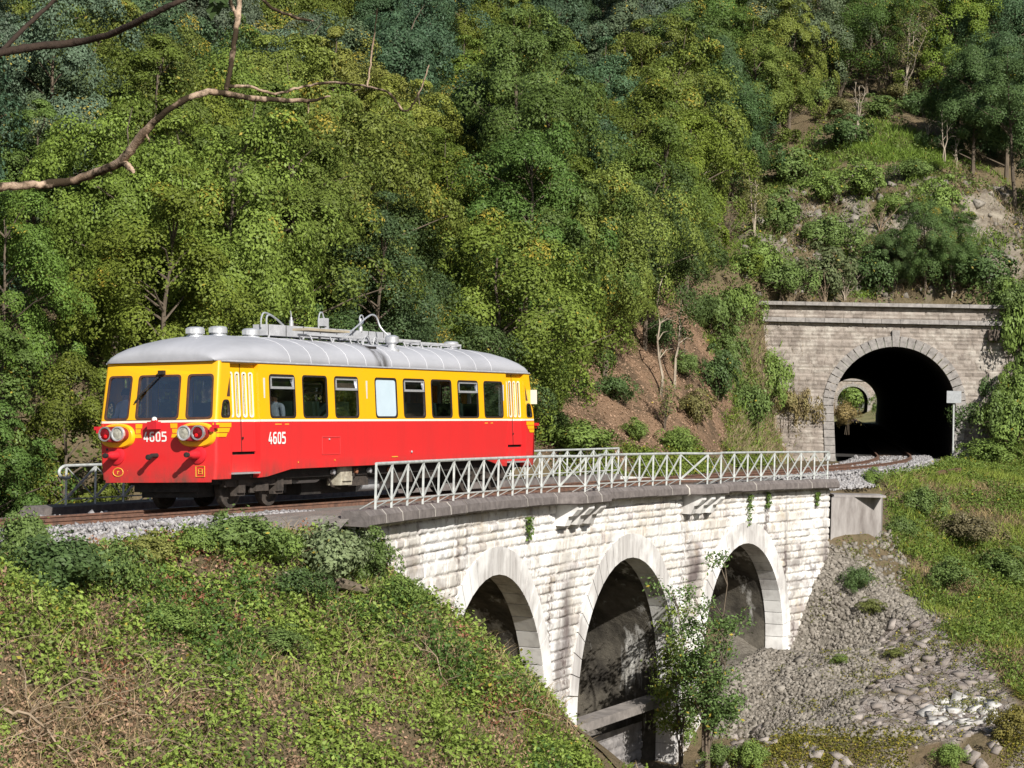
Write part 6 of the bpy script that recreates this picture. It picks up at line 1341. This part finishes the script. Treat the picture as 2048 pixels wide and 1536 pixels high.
# ivy hanging on the joint of the wall and small tufts
for px, py, ln, lb_ in ((1058, 1035, 45, 'small ivy tuft hanging from the coping over the left arch'), (1500, 990, 60, 'ivy strand in the wall joint above the right arch'), (1536, 985, 30, 'small fern under the coping near the viaduct end'), (1635, 985, 25, 'tiny fern under the coping at the viaduct corner')):
    a, b = (CR*(px-1024)+SR*(py-768))/F, 0
    lo, hi = 0., 36.
    for _ in range(50):
        mid = (lo+hi)/2; q = O2+mid*Hh+(vq(mid)-.24)*Nn
        if q[0]-a*q[1] < 0: lo = mid
        else: hi = mid
    g = np.random.RandomState(px); n = 160; z = at(px, py, q[1])[2]; Cc = np.array([q[0], q[1], z])+np.c_[np.outer(g.normal(0, .09, n), Hh), -g.rand(n)**1.3*ln*q[1]/F]+np.c_[np.outer(np.abs(g.normal(0, .04, n)), Nn), np.zeros(n)]
    s = g.uniform(.03, .055, n); r = thing('ivy', lb_, 'ivy', (q[0], q[1], z), group='ivy and ferns on the viaduct wall'); V = leaf_quads(Cc-np.array([q[0], q[1], z]), unit(g.normal(size=(n, 3))*.5+np.r_[Nn, .4]), s, s*.6, g)
    o = quad_mesh('foliage', V, n, LEAF, fattr={'tone': g.rand(n), 'aut': np.zeros(n)}, parent=r); o.color = (.10, .16, .03, 1)
# fallen log, dead branches, torn stump
a, b = gnd(632, 1185), gnd(735, 1200); m = MB(); m.tube([a+[0, 0, .12], (a+b)/2+[0, 0, .17], b+[0, 0, .12]], [.10, .11, .085], 9); tag(m.build('fallen_log', BARK, smooth=True), 'short dark fallen log on the near bank below the silvery shrub', 'log')
a, b = gnd(565, 1170), gnd(622, 1182); m = MB(); m.tube([a+[0, 0, .1], b+[0, 0, .14]], [.13, .10], 9); tag(m.build('fallen_log', BARK_PALE, smooth=True), 'stubby grey log left of the dark fallen log', 'log')
rr = random.Random(3); PB = []
for _ in range(26): x0, y0 = rr.uniform(-40, 330), rr.uniform(1330, 1540); PB.append((x0, y0, x0+rr.uniform(60, 330), y0+rr.uniform(-90, 110), rr.uniform(.004, .010)))
for _ in range(12): x0, y0 = rr.uniform(620, 1040), rr.uniform(1180, 1480); PB.append((x0, y0, x0+rr.uniform(60, 170), y0+rr.uniform(20, 130), rr.uniform(.004, .010)))
PB += [(0, 1440, 160, 1560, .034), (40, 1330, 70, 1545, .012), (820, 1300, 900, 1400, .02)]
DW = ['at the lower left corner', 'under the silvery shrub', 'on the right part of the near bank']
for k, (x0, y0, x1, y1, r0) in enumerate(PB):
    a, b = gnd(x0, min(y0, 1560)), gnd(x1, min(max(y1, 1100), 1570)); pts_ = []
    for f in np.linspace(0, 1, 9):
        q = a*(1-f)+b*f; q = q+np.array([rr.uniform(-.06, .06), rr.uniform(-.06, .06), 0]); q[2] = max(float(ground(q[0], q[1])), 0*q[2]-99)+.12+.35*math.sin(math.pi*f)*rr.uniform(.3, 1); pts_.append(q)
    m = MB(); m.tube(pts_, np.linspace(r0, r0*.4, 9), 5)
    for j in (3, 5, 7): q = pts_[j]; m.tube([q, q+np.array([rr.uniform(-.4, .4), rr.uniform(-.3, .3), rr.uniform(.05, .35)])], [r0*.5, r0*.2], 4)
    mx, my = (x0+x1)/2, (y0+y1)/2
    wh = 'at the lower left of the near bank' if mx < 450 else 'on the right half of the near bank'
    th = 'stout' if r0 > .015 else ('thin' if r0 < .007 else 'pale')
    tag(m.build('dead_branch', TWIG, smooth=True), f'{th} dead branch lying {wh}', 'branch', 'dead branches on the near bank')
G_ = gnd(1700, 285); m = MB(); rr = random.Random(5); st = thing('torn_stump', 'dark torn tree stump with roots at the left end of the grassy mound', 'stump', tuple(G_)); m.tube([G_-[0, 0, .3], G_+[0, 0, .7], G_+[.1, 0, 1.1]], [.55, .45, .2], 9); m.build('stump', BARK, st, smooth=True)
for k in range(7):
    a = k*.9; e = G_+np.array([math.cos(a)*1.6, -abs(math.sin(a))*.8, rr.uniform(-.5, .6)]); m = MB(); m.tube([G_+[0, 0, .3], (G_+e)/2+[0, 0, .5], e], [.16, .10, .03], 6); m.build('root', BARK, st, smooth=True)
a, b = trk(-7.5, 2.75, -.42), trk(-3.6, 2.9, -.44); m = MB(); m.beam(a, b, .12, .14); tag(m.build('loose_rail', RUST), 'old rusty rail lying along the ballast edge at the left', 'rail')

for k, (al_, lt_, w_, lb_) in enumerate(((181, 5.5, 3.2, 'green shrub in the sunlit cutting beyond the tunnel, nearest the bore'), (196, 6.5, 4, 'second green shrub in the cutting seen through the tunnel'), (215, 5.5, 3.6, 'yellowish shrub midway along the cutting seen through the tunnel'), (188, -5.5, 3, 'shrub on the left of the cutting seen through the tunnel'), (240, 5.2, 4, 'farther shrub beside the rails seen through the tunnel'), (395, 3, 9, 'bush seen through the second, distant tunnel bore'), (400, -4, 9, 'left bush seen through the second, distant tunnel bore'))):
    q = PC+al_*PH+lt_*PN; place_tree(k, (q[0], q[1], zE-.0035*(al_-175)+(.2 if abs(lt_) < 6 else .8)), w_/2, k*1.1, SB if k % 2 else SM, lb_, 'shrubs beyond the tunnel', 1.1, protos=SH)
for k, (x_, y_) in enumerate(((40, 84), (46, 90), (52, 80), (58, 92), (44, 100), (52, 104), (62, 84), (64, 104), (38, 94), (70, 95), (70, 75), (56, 72))):  # unseen trees, added to darken the reflections in the railcar windows
    place_tree(k, (x_, y_, float(ground(x_, y_))-.2), 1.15, k*.7, (OLIVE, MID, DARK)[k % 3], f'tree on the opposite hillside outside the picture on the right', 'trees on the opposite hillside')
# --- the bare tree beside the camera whose boughs reach into the picture
FD = 12.0
t = NT('mossy_bark'); c = t.co(); w = t.mix(t.noise(c, 9, 6, .7, .35, .65), (.50, .375, .275), (.22, .15, .10)); w = t.mix(t.noise(t.co((1, 1, 1)), 6.5, 4, .6, .46, .54), w, (.04, .028, .016))
t.bump(t.noise(c, 30, 6, .7, .2, .8), .7, .01); MOSSY = t.fin(w, .9, .2)
DKB = two('shade_toned_bark', (.05, .032, .022), (.025, .017, .012), 14, .85, .6, .01)  # shade on the upper bough put into a darker bark colour
tp = at(-330, 900, FD); gz = float(ground(tp[0], tp[1])); ft = thing('bare_tree', 'bare mossy tree whose boughs reach across the upper left corner', 'tree', (tp[0], tp[1], gz))
m = MB(); m.tube([(tp[0]-.1, tp[1], gz-.4), (tp[0], tp[1], gz+1.5), at(-320, 700, FD), at(-300, 380, FD), at(-330, 120, FD), at(-300, -300, FD)], [.17, .14, .11, .09, .07, .05], 12); m.build('trunk', MOSSY, ft, smooth=True)
def bough(pl, nm, mat, par, dz=0., seed=1):
    P = np.array([at(x, y, FD+dz+.25*math.sin(x*.013)) for x, y, r in pl]); R_ = np.array([r*.70 for x, y, r in pl])*FD/F; k = np.arange(len(P)); ss = np.linspace(0, len(P)-1, len(P)*6); Q = np.array([np.interp(ss, k, P[:, i]) for i in range(3)]).T; Rr = np.interp(ss, k, R_)
    for _ in range(3): Q[1:-1] = (Q[:-2]+2*Q[1:-1]+Q[2:])/4
    g = np.random.RandomState(seed); Rr = Rr*(1+.16*(fbm(ss*1.3, ss*0, 3, seed)-.5)*2+.22*(g.rand(len(ss)) < .12)); Q += g.normal(0, .0016, Q.shape)
    m = MB(); m.tube(Q, Rr, 10); return m.build(nm, mat, par, smooth=True)
b1 = bough([(-305, 420, 20), (-180, 392, 15), (-60, 378, 12), (0, 373, 11), (80, 370, 11), (150, 362, 12), (200, 342, 12.5), (240, 326, 14), (258, 305, 13), (285, 268, 11), (330, 222, 9.5), (382, 192, 9.5), (420, 183, 9), (455, 188, 8), (500, 197, 7), (560, 200, 6.5), (620, 203, 5.5), (660, 192, 3)], 'bough', MOSSY, ft, seed=2)
for pl in ([(245, 325, 11), (258, 332, 9), (268, 345, 5)], [(452, 180, 7), (462, 130, 7.5), (470, 70, 7.5), (476, 35, 8), (482, -20, 6)], [(476, 40, 7), (465, 12, 5), (452, -20, 4)], [(450, 172, 5), (500, 172, 4.2), (550, 190, 4), (600, 174, 3.8), (660, 164, 3.4), (735, 172, 3), (780, 185, 3), (806, 222, 2.6), (818, 222, 2.4), (840, 185, 2.2), (858, 130, 1.6)], [(735, 172, 2.8), (745, 100, 2.4), (755, 18, 1.6)], [(615, 203, 3), (618, 215, 2), (616, 228, 1.2)], [(290, 262, 4), (300, 285, 2)]):
    bough(pl, 'twig', MOSSY, b1, seed=len(pl))
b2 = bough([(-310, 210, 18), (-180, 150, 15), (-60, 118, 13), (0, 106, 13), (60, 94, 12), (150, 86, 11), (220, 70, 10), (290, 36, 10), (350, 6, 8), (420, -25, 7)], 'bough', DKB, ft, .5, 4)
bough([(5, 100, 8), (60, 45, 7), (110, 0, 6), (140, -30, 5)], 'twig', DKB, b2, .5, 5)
b3 = bough([(500, -60, 7), (520, -6, 5.5), (545, 18, 5), (600, 38, 4.5), (626, 41, 3)], 'twig', MOSSY, b1, 0, 6)
q = at(432, 2, FD); g = np.random.RandomState(1); Cc = q+g.normal(0, .02, (5, 3)); V = leaf_quads(Cc-np.array(OFF[ft.name]), unit(np.array([[0, -1, .3]]*5)+g.normal(0, .3, (5, 3))), .05, .032, g); o = quad_mesh('leaf', V, 5, LEAF, fattr={'tone': np.full(5, .3), 'aut': np.zeros(5)}, parent=b2); o.color = (.05, .085, .025, 1); o['kind'] = 'stuff'
for pr in (PROTO, SH):
    for r in pr:
        try:
            if r.get('label') == 'x':
                for ch in list(r.children): bpy.data.objects.remove(ch)
                bpy.data.objects.remove(r)
        except ReferenceError: pass
